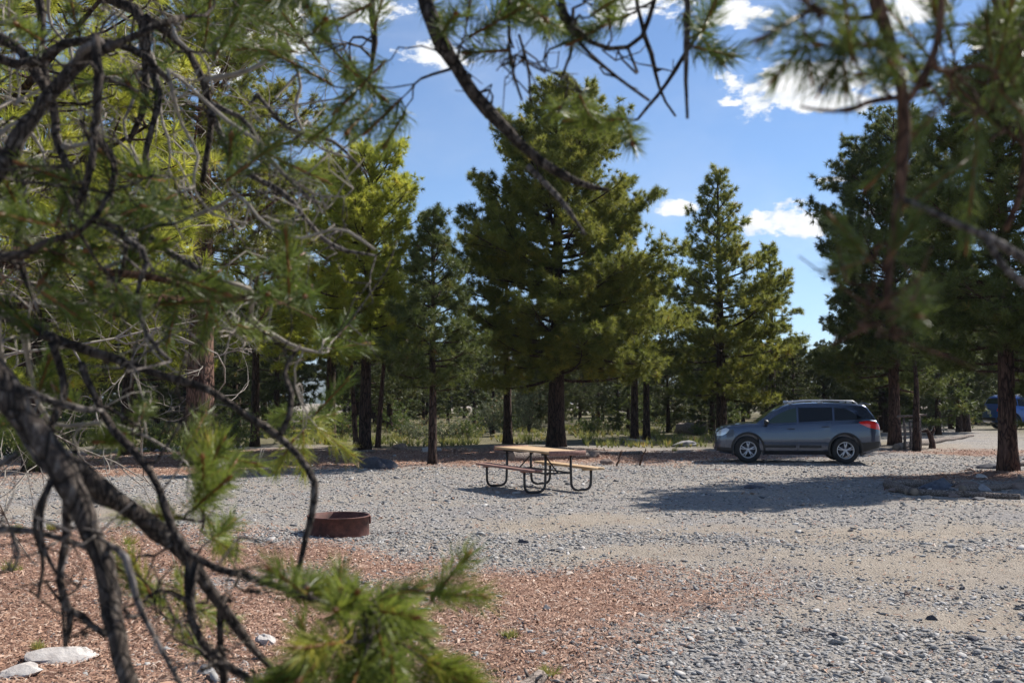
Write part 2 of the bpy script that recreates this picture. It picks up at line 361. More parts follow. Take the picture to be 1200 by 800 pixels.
# ------------------------------------------------------------------ gravel, needle litter (nobody could count them)
ICO_V = None
def ico():
    global ICO_V
    p = (1+5**.5)/2
    v = np.array([[-1,p,0],[1,p,0],[-1,-p,0],[1,-p,0],[0,-1,p],[0,1,p],[0,-1,-p],[0,1,-p],[p,0,-1],[p,0,1],[-p,0,-1],[-p,0,1]], float)
    f = np.array([[0,11,5],[0,5,1],[0,1,7],[0,7,10],[0,10,11],[1,5,9],[5,11,4],[11,10,2],[10,7,6],[7,1,8],[3,9,4],[3,4,2],[3,2,6],[3,6,8],[3,8,9],[4,9,5],[2,4,11],[6,2,10],[8,6,7],[9,8,1]])
    return v/np.linalg.norm(v[0]), f
def stones():
    m, nt, b, out = newmat('crushed_stone')
    a = N(nt, 'ShaderNodeAttribute', attribute_name='tint'); tc = N(nt, 'ShaderNodeTexCoord')
    r = ramp(nt, a.outputs['Fac'], [(0, (.07, .07, .073)), (.2, (.17, .168, .17)), (.45, (.28, .27, .262)), (.7, (.37, .355, .34)), (.86, (.49, .47, .45)), (.92, (.34, .23, .17)), (1, (.44, .33, .25))])
    n = N(nt, 'ShaderNodeTexNoise', i_Scale=60., i_Detail=4.); L(nt, tc.outputs['Object'], n.inputs['Vector'])
    r2 = ramp(nt, n.outputs['Fac'], [(.3, (.75, .75, .75)), (.7, (1.1, 1.1, 1.1))])
    L(nt, mixc(nt, 1., r.outputs[0], r2.outputs[0], 'MULTIPLY'), b.inputs['Base Color']); b.inputs['Roughness'].default_value = .85; b.inputs['Specular IOR Level'].default_value = .3
    v, f = ico()
    n1, n2 = 115000, 100000
    u = rng.uniform(0, 1, n1); y1 = 4.6+(13.5-4.6)*u**.9; x1 = rng.uniform(-.62, .62, n1)*y1
    u = rng.uniform(0, 1, n2); y2 = 12.5+(31-12.5)*u; x2 = rng.uniform(-.62, .62, n2)*y2
    x = np.concatenate([x1, x2]); y = np.concatenate([y1, y2])
    lit, tan, moss = masks(x, y)
    blot = .5+.5*np.sin(x*1.1+2*np.sin(y*.8))*np.cos(y*1.3+1.5*np.sin(x*.7))
    keep = rng.uniform(0, 1, len(x)) > np.clip(lit**1.0*1.0+.12*np.sin(x*5+y*2)*np.cos(y*4.3-x*2), 0, .93)
    keep &= rng.uniform(0, 1, len(x)) > np.clip(tan*.82+.14*np.sin(x*.9+y*2.1), 0, .9)
    keep &= rng.uniform(0, 1, len(x)) > .35*blot*(y > 8)
    keep &= ~((np.hypot(x+2.28, y-13.2) < .42))
    x, y = x[keep], y[keep]; n = len(x)
    s = np.exp(rng.normal(0, .48, n))*.0086*np.clip(.75+y*.035, .95, 1.6)
    s = np.where((y < 8.0) & (x > -.6), s*1.15, s)
    sc3 = np.stack([s*rng.uniform(.9, 1.7, n), s*rng.uniform(.7, 1.2, n), s*rng.uniform(.25, .55, n)], 1)
    ang = rng.uniform(0, 6.28, n); ca, sa = np.cos(ang), np.sin(ang)
    W = v[None]*(1+rng.uniform(-.42, .36, (n, 12, 1)))*sc3[:, None]
    tx, ty = rng.normal(0, .25, n), rng.normal(0, .25, n)
    Z = W[..., 2]+W[..., 0]*tx[:, None]+W[..., 1]*ty[:, None]
    Xr = W[..., 0]*ca[:, None]-W[..., 1]*sa[:, None]; Yr = W[..., 0]*sa[:, None]+W[..., 1]*ca[:, None]
    V = np.stack([Xr+x[:, None], Yr+y[:, None], Z+(hgt(x, y)+sc3[:, 2]*.35)[:, None]], -1).reshape(-1, 3)
    Fa = (f[None]+(np.arange(n)*12)[:, None, None]).reshape(-1, 3)
    o = mesh_np('gravel', V, [Fa], m, attrs={'tint': np.repeat(np.clip(rng.beta(2.6, 2.6, n), 0, 1), 12)}); tag(o, 'pale grey crushed gravel spread over the parking ground', 'gravel', kind='stuff')
def litter():
    m, nt, b, out = newmat('needle_litter')
    a = N(nt, 'ShaderNodeAttribute', attribute_name='tint')
    r = ramp(nt, a.outputs['Fac'], [(0, (.08, .04, .03)), (.3, (.19, .10, .07)), (.6, (.34, .20, .135)), (.85, (.48, .33, .25)), (1, (.56, .47, .39))])
    L(nt, r.outputs[0], b.inputs['Base Color']); b.inputs['Roughness'].default_value = .8; b.inputs['Specular IOR Level'].default_value = .25
    n = 330000
    u = rng.uniform(0, 1, n); y = 4.6+(34-4.6)*u**1.9; x = rng.uniform(-.62, .55, n)*y
    lit, tan, moss = masks(x, y); nz = .5+.5*np.sin(x*4.1+np.sin(y*3))*np.cos(y*5.3+x)
    keep = rng.uniform(0, 1, n) < np.clip(lit*1.15-.08+.25*nz*(lit > .02), .03, 1)
    keep &= ~((np.hypot(x+2.28, y-13.2) < .42))
    x, y = x[keep], y[keep]; n = len(x)
    ln = np.exp(rng.normal(-3.62, .5, n))*np.clip(.8+y*.04, 1, 2); w = np.exp(rng.normal(-5.95, .5, n))*np.clip(.7+y*.06, 1, 3)
    an = rng.normal(0, 1, n)+np.where(rng.uniform(0, 1, n) < .4, 0, 1.3); dx, dy = np.cos(an)*ln/2, np.sin(an)*ln/2; px_, py_ = -np.sin(an)*w, np.cos(an)*w
    z = hgt(x, y)+rng.uniform(.004, .016, n); tl = rng.normal(0, .25, n)*ln
    bow = rng.uniform(0, .3, n)*ln
    V = np.empty((n, 6, 3))
    for k, (e, sgn) in enumerate(((-1, -1), (-1, 1), (0, -1), (0, 1), (1, -1), (1, 1))):
        V[:, k, 0] = x+e*dx+sgn*px_; V[:, k, 1] = y+e*dy+sgn*py_; V[:, k, 2] = z+e*tl/2+(bow if e == 0 else 0)+sgn*w*.4
    V = V.reshape(-1, 3); b0 = (np.arange(n)*6)[:, None]
    q = np.concatenate([b0+np.array([[0, 2, 3, 1]]), b0+np.array([[2, 4, 5, 3]])])
    o = mesh_np('needle_litter', V, [q], m, attrs={'tint': np.repeat(rng.beta(2.2, 1.9, n), 6)}); tag(o, 'reddish brown pine needle and bark litter on the ground', 'litter', kind='stuff')
stones(); litter()
# ------------------------------------------------------------------ rocks and logs
def rock_mesh(seed, dims, flat=.0, ang=.72):
    import bmesh
    bm = bmesh.new(); bmesh.ops.create_icosphere(bm, subdivisions=3, radius=1)
    off = Vector((seed*3.1, seed*1.7, seed*.9))
    for v in bm.verts:
        d = mnoise.noise(v.co*1.1+off)*ang+mnoise.noise(v.co*2.9+off)*ang*.35+mnoise.noise(v.co*7+off)*ang*.10
        v.co *= 1+d
        for k in range(7):   # chisel a few planes so it has facets
            nrm = Vector((math.sin(seed*7+k*2.1), math.cos(seed*3+k*1.3), math.sin(seed+k*3.7))).normalized()
            ex = v.co.dot(nrm)-.66
            if ex > 0: v.co -= nrm*ex*.85
        v.co = Vector((v.co.x*dims[0]/2, v.co.y*dims[1]/2, v.co.z*dims[2]*.62))
        if v.co.z < -dims[2]*.3: v.co.z = -dims[2]*.3
    me = bpy.data.meshes.new('rock'); bm.to_mesh(me); bm.free()
    for p in me.polygons: p.use_smooth = False
    return me
def rock_mat(name, c0, c1, c2=None):
    m, nt, b, out = newmat(name)
    tc = N(nt, 'ShaderNodeTexCoord'); n = N(nt, 'ShaderNodeTexNoise', i_Scale=7., i_Detail=8., i_Roughness=.7); L(nt, tc.outputs['Object'], n.inputs['Vector'])
    r = ramp(nt, n.outputs['Fac'], [(.3, c0), (.6, c1), (.75, c2 or c1)]); L(nt, r.outputs[0], b.inputs['Base Color']); b.inputs['Roughness'].default_value = .9
    bp = N(nt, 'ShaderNodeBump', i_Strength=.6, i_Distance=.03); L(nt, n.outputs['Fac'], bp.inputs['Height']); L(nt, bp.outputs[0], b.inputs['Normal'])
    return m
M['rock_pale'] = rock_mat('pale_stone', (.33, .29, .27), (.52, .48, .45), (.62, .57, .53))
M['rock_dark'] = rock_mat('dark_basalt', (.035, .036, .045), (.08, .08, .095), (.13, .125, .13))
M['rock_brown'] = rock_mat('brown_stone', (.14, .10, .08), (.26, .19, .155), (.36, .29, .24))
M['rock_blue'] = rock_mat('blue_grey_stone', (.045, .05, .065), (.11, .12, .145), (.2, .2, .22))
M['rock_grey'] = rock_mat('grey_stone', (.17, .16, .16), (.30, .29, .29), (.42, .40, .39))
def rock(px, py, dims, mat, label, seed, rz=0., dx=0, group=None):
    g = gnd(px, py); o = bpy.data.objects.new('rock', rock_mesh(seed, dims)); COL.objects.link(o)
    o.data.materials.append(M[mat]); o.location = (g[0], g[1], float(hgt(g[0], g[1]))+dims[2]*.12); o.rotation_euler = (0, 0, rz)
    return tag(o, label, 'rock', group)
rock(258, 550, (.75, .5, .42), 'rock_pale', 'rounded whitish boulder at the foot of the big left trunk', 1)
rock(446, 547, (.95, .6, .42), 'rock_dark', 'low black boulder in the shadow left of the slim pine', 2)
rock(325, 553, (.32, .3, .34), 'rock_dark', 'small pointed dark rock beside the leaning stick', 3)
rock(72, 768, (.62, .42, .12), 'rock_pale', 'flat pale stone slab on the litter at lower left', 4, .25)
rock(22, 790, (.3, .22, .10), 'rock_pale', 'pale stone at the lower left corner by the slab', 5, .6)
rock(312, 755, (.16, .12, .11), 'rock_pale', 'small whitish stone among the reddish litter', 6)
rock(243, 790, (.15, .12, .07), 'rock_grey', 'small flat grey stone at the bottom under the branches', 17, .4)
rock(884, 573, (.42, .25, .09), 'rock_dark', 'flat dark stone lying alone on the gravel before the car', 7, .1)
rock(1096, 574, (.7, .5, .26), 'rock_blue', 'blue grey boulder in the middle of the log pile', 8, .3)
rock(1052, 576, (.6, .35, .16), 'rock_brown', 'brown rock at the left end of the log pile', 9, 1)
rock(1132, 571, (.55, .4, .2), 'rock_brown', 'reddish rock next to the blue grey boulder', 10, 2)
rock(1152, 576, (.42, .3, .2), 'rock_grey', 'small grey rock close to the right trunk', 11, .7)
rock(1158, 548, (.7, .4, .18), 'rock_dark', 'low dark slab on the gravel left of the right trunk', 12, .1)
rock(1136, 553, (.4, .3, .16), 'rock_brown', 'brown stone beside the low dark slab', 13, .5)
rock(712, 544, (.38, .28, .24), 'rock_brown', 'small brown rock behind the right end of the picnic table', 14, .5)
rock(697, 535, (.45, .35, .22), 'rock_brown', 'reddish rock at the end of the dark log', 15, 1.5)
rock(803, 523, (1.1, .8, .28), 'rock_grey', 'low grey boulder on the bank left of the car', 16, .2)
rock(745, 519, (1.2, .6, .2), 'rock_grey', 'long grey stone near the twin thin trunks', 18, .1)
rock(505, 530, (.8, .5, .22), 'rock_pale', 'pale low stone beside the bush left of the table', 19, .1)
rock(470, 527, (.6, .4, .25), 'rock_brown', 'tan stone at the foot of the three slender trunks', 20, .6)
for k, (px, py, s) in enumerate([(706, 776, .05), (640, 716, .07), (1092, 718, .07), (945, 735, .06), (976, 740, .06), (1140, 745, .07), (1062, 690, .06), (612, 633, .08), (1128, 686, .06), (820, 747, .05), (997, 623, .06), (790, 660, .05), (752, 706, .05)]):
    rock(px, py, (s*1.6, s, s*.8), 'rock_dark' if k % 3 else 'rock_brown', 'small dark stone lying loose on the gravel', 30+k, k*1.3, group='small dark stones scattered on the gravel')
rock(1068, 579, (0.35, 0.245, 0.12), 'rock_dark', 'small dark rock in front of the short log chunk', 60, 0)
rock(1118, 583, (0.3, 0.21, 0.1), 'rock_brown', 'brown rock before the reddish rock in the shade', 61, 0.9)
rock(1085, 586, (0.25, 0.175, 0.08), 'rock_grey', 'small grey rock at the front of the log pile', 62, 1.8)
rock(1196, 572, (0.5, 0.35, 0.16), 'rock_brown', 'brown rock touching the foot of the right trunk', 63, 2.7)
rock(1145, 586, (0.3, 0.21, 0.08), 'rock_dark', 'thin dark rock lying in the shade before the trunk', 64, 3.6)
rock(1150, 562, (0.35, 0.245, 0.12), 'rock_pale', 'pale rock behind the pile beside the trunk', 65, 4.5)
wood_log = bark_mat('weathered_log', (.12, .095, .08), (.26, .21, .18), (.46, .40, .35), scale=16., stretch=1., bump=.7, dist=.01)
endgrain = simple('log_end_grain', (.26, .20, .15), .85, var=.25, scale=14.)
def log(p0, p1, r0, r1, label, mat=None, bend=.03, lift=0.):
    a, b_ = gnd(*p0), gnd(*p1); n = 10; t = np.linspace(0, 1, n)[:, None]
    P = a*(1-t)+b_*t; P[:, 2] = hgt(P[:, 0], P[:, 1])+np.linspace(r0, r1, n)*.8+lift*t[:, 0]; P[:, 1] += bend*np.sin(t[:, 0]*3.1)*3; P[:, 2] += rng.normal(0, r0*.06, n)
    root = empty('log', (a[0], a[1], float(hgt(a[0], a[1]))))
    mb = MB(); mb.tube(P, np.linspace(r0, r1, n), 14, rough=.07, cap=False)
    for _ in range(2):
        k = rng.integers(2, n-2); d = norm(rng.normal(size=3)+np.array([0, -.4, .9])); mb.tube([P[k], P[k]+d*r0*1.9], [r0*.3, r0*.18], 6)
    o = mb.build('bark', mat or wood_log, root, smooth=True); shift_mesh(o, (0, 0, 0)); o.location = (-root.location.x, -root.location.y, -root.location.z)
    for q, d, r_ in ((P[0], P[0]-P[1], r0), (P[-1], P[-1]-P[-2], r1)):
        mb = MB(); d = norm(d); mb.tube([q-d*.01, q+d*.012], [r_*.97, r_*.9], 14); e = mb.build('cut_end', endgrain, root); e.location = o.location
    return tag(root, label, 'log')
log((258, 549), (345, 545), .13, .10, 'long dark fallen log lying behind the white boulder')
log((600, 541), (688, 537), .15, .11, 'dark weathered log on the litter behind the picnic table')
log((655, 534), (752, 532), .09, .06, 'thin pale log beyond the picnic table')
log((1018+30, 573), (1125, 569), .09, .07, 'thick weathered log at the back of the rock pile')
log((1062, 581), (1195, 585), .07, .05, 'long thin log in the shade before the right trunk')
log((1128, 578), (1230, 566), .08, .06, 'pale split log leaning past the right trunk', bend=0)
log((1040, 572), (1072, 582), .09, .08, 'short log chunk at the left of the rock pile', bend=0)
log((1170, 547), (1235, 545), .07, .06, 'reddish log beyond the right trunk at the frame edge')
log((608, 818), (633, 796), .055, .045, 'short pale broken log at the bottom of the picture', bend=0)
log((796, 508), (826, 509), .30, .30, 'sawn log with pale cut end in front of the car nose', bend=0)
log((792, 507), (822, 504), .10, .08, 'pale bare pole lying across the sawn log', bend=0, lift=.5)
log((1140, 512), (1050, 528), .06, .12, 'curved pale fallen trunk on the far gravel right of the car')
log((388, 533), (438, 531), .07, .05, 'pale thin pole on the litter near the slender trunks')
def stick(p0, p1, z1, r, label, mat='twig_pale'):
    a, b_ = gnd(*p0), gnd(*p1); a[2] = hgt(a[0], a[1]); b_ = b_+np.array([0, 0, z1])
    t = np.linspace(0, 1, 7)[:, None]; P = a*(1-t)+b_*t+rng.normal(0, r*.8, (7, 3))*np.sin(t*3.14)
    mb = MB(); mb.tube(P, np.linspace(r, r*.4, 7), 6)
    d = P[4]+norm(np.array([.5, -.2, .9]))*z1*.4; mb.tube([P[3], (P[3]+d)/2+np.array([0.01, 0, .02]), d], [r*.6, r*.45, r*.2], 5)
    o = mb.build('stick', M[mat], smooth=True); shift_mesh(o, tuple(a)); tag(o, label, 'stick')
stick((300, 556), (306, 556), .62, .03, 'bare grey stick standing beside the small pointed rock')
stick((723, 546), (728, 546), .40, .03, 'broken upright stick behind the right bench', 'bark_brown')
stick((750, 545), (757, 545), .45, .03, 'forked snag on the litter behind the right bench', 'bark_brown')
def post_frame():
    y = 33.5; x0, x1 = (1058-600)/F*y, (1077-600)/F*y; t = empty('wooden_rail', (x0, y, float(hgt(x0, y))))
    for k, (x, h) in enumerate(((0, 1.15), (x1-x0, 1.22), ((x1-x0)*.45, .95))):
        mb = MB(); mb.tube([(x, k*.05, -.1), (x+.02, k*.05, h*.5), (x-.01, k*.05, h)], [.05, .045, .04], 8, rough=.08); mb.build('post', wood_log, t, smooth=True)
    mb = MB(); mb.tube([(-.25, -.05, 1.12), (.2, -.05, 1.14), (x1-x0+.2, -.05, 1.19)], [.04, .04, .035], 8, rough=.08); mb.build('rail', wood_log, t, smooth=True)
    tag(t, 'rough grey pole rail on posts beside the short crooked pine', 'rail')
    g = gnd(1092, 527); mb = MB(); mb.tube([g+(0, 0, -.1), g+(.02, 0, .25), g+(-.04, 0, .5), g+(-.16, 0, .66), g+(-.34, 0, .62)], [.13, .10, .09, .07, .03], 8, rough=.15)
    mb.tube([g+(-.04, 0, .5), g+(.08, 0, .66), g+(.10, 0, .8)], [.06, .045, .02], 6, rough=.15); o = mb.build('stump', M['bark_red'], smooth=True); shift_mesh(o, tuple(g)); tag(o, 'bent reddish brown broken stump on the gravel right of the grey pole rail', 'stump')
post_frame()
# ------------------------------------------------------------------ picnic table
def plank_mat(name, c0, c1, c2):
    m, nt, b, out = newmat(name)
    tc = N(nt, 'ShaderNodeTexCoord'); mp = N(nt, 'ShaderNodeMapping'); mp.inputs['Scale'].default_value = (2, 34, 20); L(nt, tc.outputs['Object'], mp.inputs[0])
    n = N(nt, 'ShaderNodeTexNoise', i_Scale=1., i_Detail=7., i_Roughness=.7); L(nt, mp.outputs[0], n.inputs['Vector'])
    n2 = N(nt, 'ShaderNodeTexNoise', i_Scale=3., i_Detail=4.); L(nt, tc.outputs['Object'], n2.inputs['Vector'])
    r = ramp(nt, n.outputs['Fac'], [(.3, c0), (.55, c1), (.8, c2)]); r2 = ramp(nt, n2.outputs['Fac'], [(.35, (.72, .66, .62)), (.6, (1, 1, 1))])
    L(nt, mixc(nt, .8, r.outputs[0], r2.outputs[0], 'MULTIPLY'), b.inputs['Base Color']); b.inputs['Roughness'].default_value = .75
    bp = N(nt, 'ShaderNodeBump', i_Strength=.35, i_Distance=.004); L(nt, n.outputs['Fac'], bp.inputs['Height']); L(nt, bp.outputs[0], b.inputs['Normal'])
    return m
def picnic_table():
    top = plank_mat('tan_planks', (.34, .21, .11), (.56, .39, .22), (.68, .52, .33)); ben = plank_mat('reddish_planks', (.16, .075, .06), (.32, .17, .13), (.46, .30, .24))
    steel = simple('black_pipe', (.02, .017, .016), .38, spec=.5, var=.4, scale=9.)
    t = empty('picnic_table', (.50, 19.3, float(hgt(.5, 19.3))), math.atan2(2.25, -1.17)-math.pi)  # local +x towards the near end
    Lh = 1.10
    mb = MB()
    for k in range(5): mb.box((0, (k-2)*.152, .757), (2*Lh, .145, .042), bev=.006)
    mb.build('tabletop', top, t)
    for s in (-1, 1):
        mb = MB(); mb.box((s*(Lh+.0205), 0, .748), (.036, .77, .09), bev=.005); mb.build('end_board', ben, t)
    for s in (-1, 1):
        mb = MB()
        for k in (-.5, .5): mb.box((0, s*.66+k*.137, .445), (2*Lh+.08, .13, .042), bev=.006)
        for x in (-1, 1): mb.box((x*.78, s*.66, .409), (.07, .25, .028), bev=.003)
        b = mb.build('bench', ben if s < 0 else top, t)
    mb = MB()
    for x in (-.78, .78):
        for s in (-1, 1):
            P = [(x, s*.27, .72), (x, s*.27, .45), (x, s*.28, .17)]
            for a in np.linspace(0, 90, 6)[1:]: P.append((x, s*(.28+.13*(1-math.cos(R(a)))), .17-.135*math.sin(R(a))))
            for a in np.linspace(0, 90, 6): P.append((x, s*(.60+.11*math.sin(R(a))), .035+.13*(1-math.cos(R(a)))))
            P += [(x, s*.715, .28), (x, s*.715, .40)]
            f = MB(); f.tube(P, .0245, 10); f.build('leg', steel, t, smooth=True)
        mb.tube([(x, -.27, .36), (x, .27, .36)], .018, 8); mb.box((x, 0, .715), (.05, .70, .035))
        mb.tube([(x, 0, .36), (x*.25, 0, .70)], .014, 8)
    mb.tube([(-.78, .27, .36), (.78, .27, .36)], .016, 8); mb.tube([(-.78, -.27, .36), (.78, -.27, .36)], .016, 8)
    mb.build('brace', steel, t, smooth=True)
    tag(t, 'picnic table with tan plank top, two benches and black pipe legs on the gravel', 'picnic table')
picnic_table()
# ------------------------------------------------------------------ fire ring
def fire_ring():
    m, nt, b, out = newmat('rusty_steel')
    tc = N(nt, 'ShaderNodeTexCoord'); n = N(nt, 'ShaderNodeTexNoise', i_Scale=9., i_Detail=8., i_Roughness=.7); L(nt, tc.outputs['Object'], n.inputs['Vector'])
    r = ramp(nt, n.outputs['Fac'], [(.3, (.03, .015, .013)), (.5, (.10, .036, .028)), (.75, (.20, .08, .06))]); L(nt, r.outputs[0], b.inputs['Base Color']); b.inputs['Roughness'].default_value = .8
    t = empty('fire_ring', (-2.28, 13.2, float(hgt(-2.28, 13.2))))
    mb = MB(); mb.lathe([(.40, -.03), (.40, .232), (.412, .232), (.412, .246), (.388, .246), (.388, -.03)], sides=64); mb.build('ring_wall', m, t, smooth=False)
    mb = MB(); mb.lathe([(.387, .03), (.30, .045), (.18, .06), (.001, .055)], sides=32); mb.build('ash_bed', simple('ash', (.10, .095, .09), .95, var=.5, scale=20., bump=.5), t, smooth=True)
    mb = MB()
    for s in (-1, 1): mb.box((s*.409, .05, .18), (.018, .06, .10), bev=.003)
    mb.build('bracket', m, t)
    tag(t, 'rusty red steel fire ring standing on the gravel', 'fire ring')
fire_ring()
# ------------------------------------------------------------------ cars
def interp(x, pts): p = np.array(sorted(pts), float); return float(np.interp(x, p[:, 0], p[:, 1]))
def make_car(paint, label, loc, rz, roofm=None, group=None, zs=1.):
    W_ = [(-2.31, .70), (-2.27, .78), (-2.18, .845), (-2.0, .882), (-1.6, .90), (0, .91), (1.3, .905), (1.7, .885), (1.95, .84), (2.10, .77), (2.20, .66), (2.26, .50)]
    ZS = [(-2.31, .98), (-2.27, 1.08), (-2.2, 1.185), (-2.0, 1.225), (-1.6, 1.205), (-1, 1.17), (0, 1.115), (.8, 1.075), (1.06, 1.10), (1.4, 1.08), (1.8, 1.03), (2.05, .96), (2.18, .88), (2.26, .74)]
    ZB = [(-2.31, .46), (-2.2, .36), (-1.9, .30), (-.9, .245), (.9, .235), (1.9, .25), (2.15, .28), (2.26, .36)]
    def side(x, z):
        w, s_, b_ = interp(x, W_), interp(x, ZS), interp(x, ZB)
        zz = [b_, b_+.10, min(.62, s_-.22), s_-.12, s_-.03, s_]; ff = [.93, .985, 1.0, .975, .945, .90]
        return w*float(np.interp(z, zz, ff))
    root = empty('parked_suv', loc, rz); root.scale = (.955, .955, .97*zs)
    dark = simple('black_trim', (.016, .016, .018), .55); glass = simple('tinted_glass', (.006, .008, .010), .03, spec=.35)
    glass2 = simple('clear_side_glass', (.035, .06, .052), .03, spec=.35)
    rub = simple('tyre_rubber', (.018, .018, .019), .85, var=.3); alloy = simple('alloy_rim', (.62, .63, .66), .32, metal=.75)
    red = simple('red_lamp_lens', (.62, .02, .018), .12, coat=1.); clear = simple('headlamp_lens', (.55, .58, .60), .08, metal=.4, coat=1.)
    # lower body
    xs = np.unique(np.concatenate([np.linspace(-2.31, -1.9, 12), np.linspace(-1.9, 1.6, 36), np.linspace(1.6, 2.26, 20)]))
    rows = []
    for x in xs:
        s_, b_ = interp(x, ZS), interp(x, ZB); zz = np.array([b_, b_+.04, b_+.10, .45, min(.62, s_-.22), (min(.62, s_-.22)+s_-.12)/2, s_-.12, s_-.06, s_-.03, s_])
        zz = np.maximum.accumulate(np.clip(zz, b_, s_))
        rr = [(x, side(x, z), z) for z in zz]; w = rr[-1][1]
        rr += [(x, w*.8, s_+.012), (x, w*.4, s_+.03), (x, 0, s_+.035)]
        half = [(x, 0, b_), (x, rr[0][1]*.6, b_)]+rr
        ring = half+[(x, -p[1], p[2]) for p in reversed(half[1:-1])]; rows.append(ring)
    Rw = np.array(rows); n, k = Rw.shape[:2]; V = Rw.reshape(-1, 3); i = np.arange(k); j = (i+1) % k
    q = np.concatenate([np.stack([r_*k+i, r_*k+j, (r_+1)*k+j, (r_+1)*k+i], 1) for r_ in range(n-1)])
    me = bpy.data.meshes.new('body'); me.from_pydata(V.tolist(), [], q.tolist()+[list(range(k))[::-1], list(range((n-1)*k, n*k))])
    me.update(); body = bpy.data.objects.new('body', me); COL.objects.link(body)
    import bmesh
    bm = bmesh.new(); bm.from_mesh(me); bmesh.ops.remove_doubles(bm, verts=bm.verts, dist=1e-5); bmesh.ops.recalc_face_normals(bm, faces=bm.faces); bm.to_mesh(me); bm.free()
    cut = []
    for ax in (1.33, -1.33):
        for s in (-1, 1):
            bm = bmesh.new(); bmesh.ops.create_cone(bm, cap_ends=True, segments=48, radius1=.425, radius2=.425, depth=.42, matrix=Matrix.Translation((ax, s*.78, .385)) @ Matrix.Rotation(R(90), 4, 'X'))
            cm = bpy.data.meshes.new('c'); bm.to_mesh(cm); bm.free(); co = bpy.data.objects.new('c', cm); COL.objects.link(co); cut.append(co)
            md = body.modifiers.new('b', 'BOOLEAN'); md.object = co; md.operation = 'DIFFERENCE'; md.solver = 'EXACT'
    dg = bpy.context.evaluated_depsgraph_get(); nm = bpy.data.meshes.new_from_object(body.evaluated_get(dg)); body.modifiers.clear(); body.data = nm
    for c in cut: bpy.data.objects.remove(c)
    for p in nm.polygons: p.use_smooth = True
    nm.set_sharp_from_angle(angle=R(32)); nm.materials.clear(); nm.materials.append(paint); body.parent = root
    # greenhouse
    ZR = [(1.06, 1.115), (.90, 1.23), (.6, 1.45), (.33, 1.60), (.1, 1.65), (-.3, 1.68), (-.9, 1.685), (-1.5, 1.675), (-1.84, 1.645), (-1.96, 1.58), (-2.10, 1.36), (-2.19, 1.20)]
    def gy(x, z): 
        s_ = interp(x, ZS)-.02; t = 1 if -1.7 < x < .5 else (1-(x-.5)*.12 if x > 0 else 1-(-1.7-x)*.22)
        return (.845-.30*(z-s_))*t
    rows = []
    for x in np.unique(np.concatenate([np.linspace(1.06, .2, 14), np.linspace(.2, -1.7, 16), np.linspace(-1.7, -2.19, 14)])):
        s_, zr = interp(x, ZS)-.025, interp(x, ZR); h = max(zr-s_, .004)
        half = [(x, 0, s_), (x, gy(x, s_), s_), (x, gy(x, s_+h*.5), s_+h*.5), (x, gy(x, s_+h*.82), s_+h*.82), (x, gy(x, s_+h*.9)-.02*min(1, h*3), s_+h*.92), (x, gy(x, zr)-.08*min(1, h*3), zr-.012*min(1, h*3)), (x, gy(x, zr)*.5, zr), (x, 0, zr+.004)]
        rows.append(half+[(x, -p[1], p[2]) for p in reversed(half[1:-1])])
    Rw = np.array(rows); n, k = Rw.shape[:2]; i = np.arange(k); j = (i+1) % k
    q = np.concatenate([np.stack([r_*k+i, r_*k+j, (r_+1)*k+j, (r_+1)*k+i], 1) for r_ in range(n-1)])
    g = MB(); g.add(Rw.reshape(-1, 3), q=q); go = g.build('roof', roofm or paint, root, smooth=True); go.data.set_sharp_from_angle(angle=R(40))
    def sidepatch(name, poly, mat, off=.012, s=1, fn=gy, smooth=False, parent=None):
        from mathutils.geometry import tessellate_polygon
        # densify polygon edges then fan grid in z
        poly = np.array(poly, float); xs_ = np.linspace(poly[:, 0].min(), poly[:, 0].max(), 16); pts = []; 
        lo, hi = [], []
        m_ = len(poly)
        for x in xs_:
            zz = []
            for a in range(m_):
                p, q_ = poly[a], poly[(a+1) % m_]
                if abs(p[0]-q_[0]) < 1e-9: 
                    if abs(x-p[0]) < 1e-6: zz += [p[1], q_[1]]
                    continue
                u = (x-p[0])/(q_[0]-p[0])
                if -1e-9 <= u <= 1+1e-9: zz.append(p[1]+u*(q_[1]-p[1]))
            lo.append(min(zz)); hi.append(max(zz))
        nz = 7; V = []
        for x, a, b_ in zip(xs_, lo, hi):
            for t in np.linspace(0, 1, nz): z = a+(b_-a)*t; V.append((x, s*(fn(x, z)+off), z))
        V = np.array(V); base = V.copy(); base[:, 1] -= s*(off+.015)
        q = [[a*nz+b_, a*nz+b_+1, (a+1)*nz+b_+1, (a+1)*nz+b_] for a in range(15) for b_ in range(nz-1)]
        rim = [a*nz for a in range(16)]+[15*nz+b_ for b_ in range(1, nz)]+[a*nz+nz-1 for a in range(14, -1, -1)]+[b_ for b_ in range(nz-2, 0, -1)]
        nV = len(V); sk = [[rim[a], rim[(a+1) % len(rim)], rim[(a+1) % len(rim)]+nV, rim[a]+nV] for a in range(len(rim))]
        mb_ = MB(); mb_.add(np.vstack([V, base]), q=q+sk); o = mb_.build(name, mat, parent or root, smooth=True); o.data.set_sharp_from_angle(angle=R(40)); return o
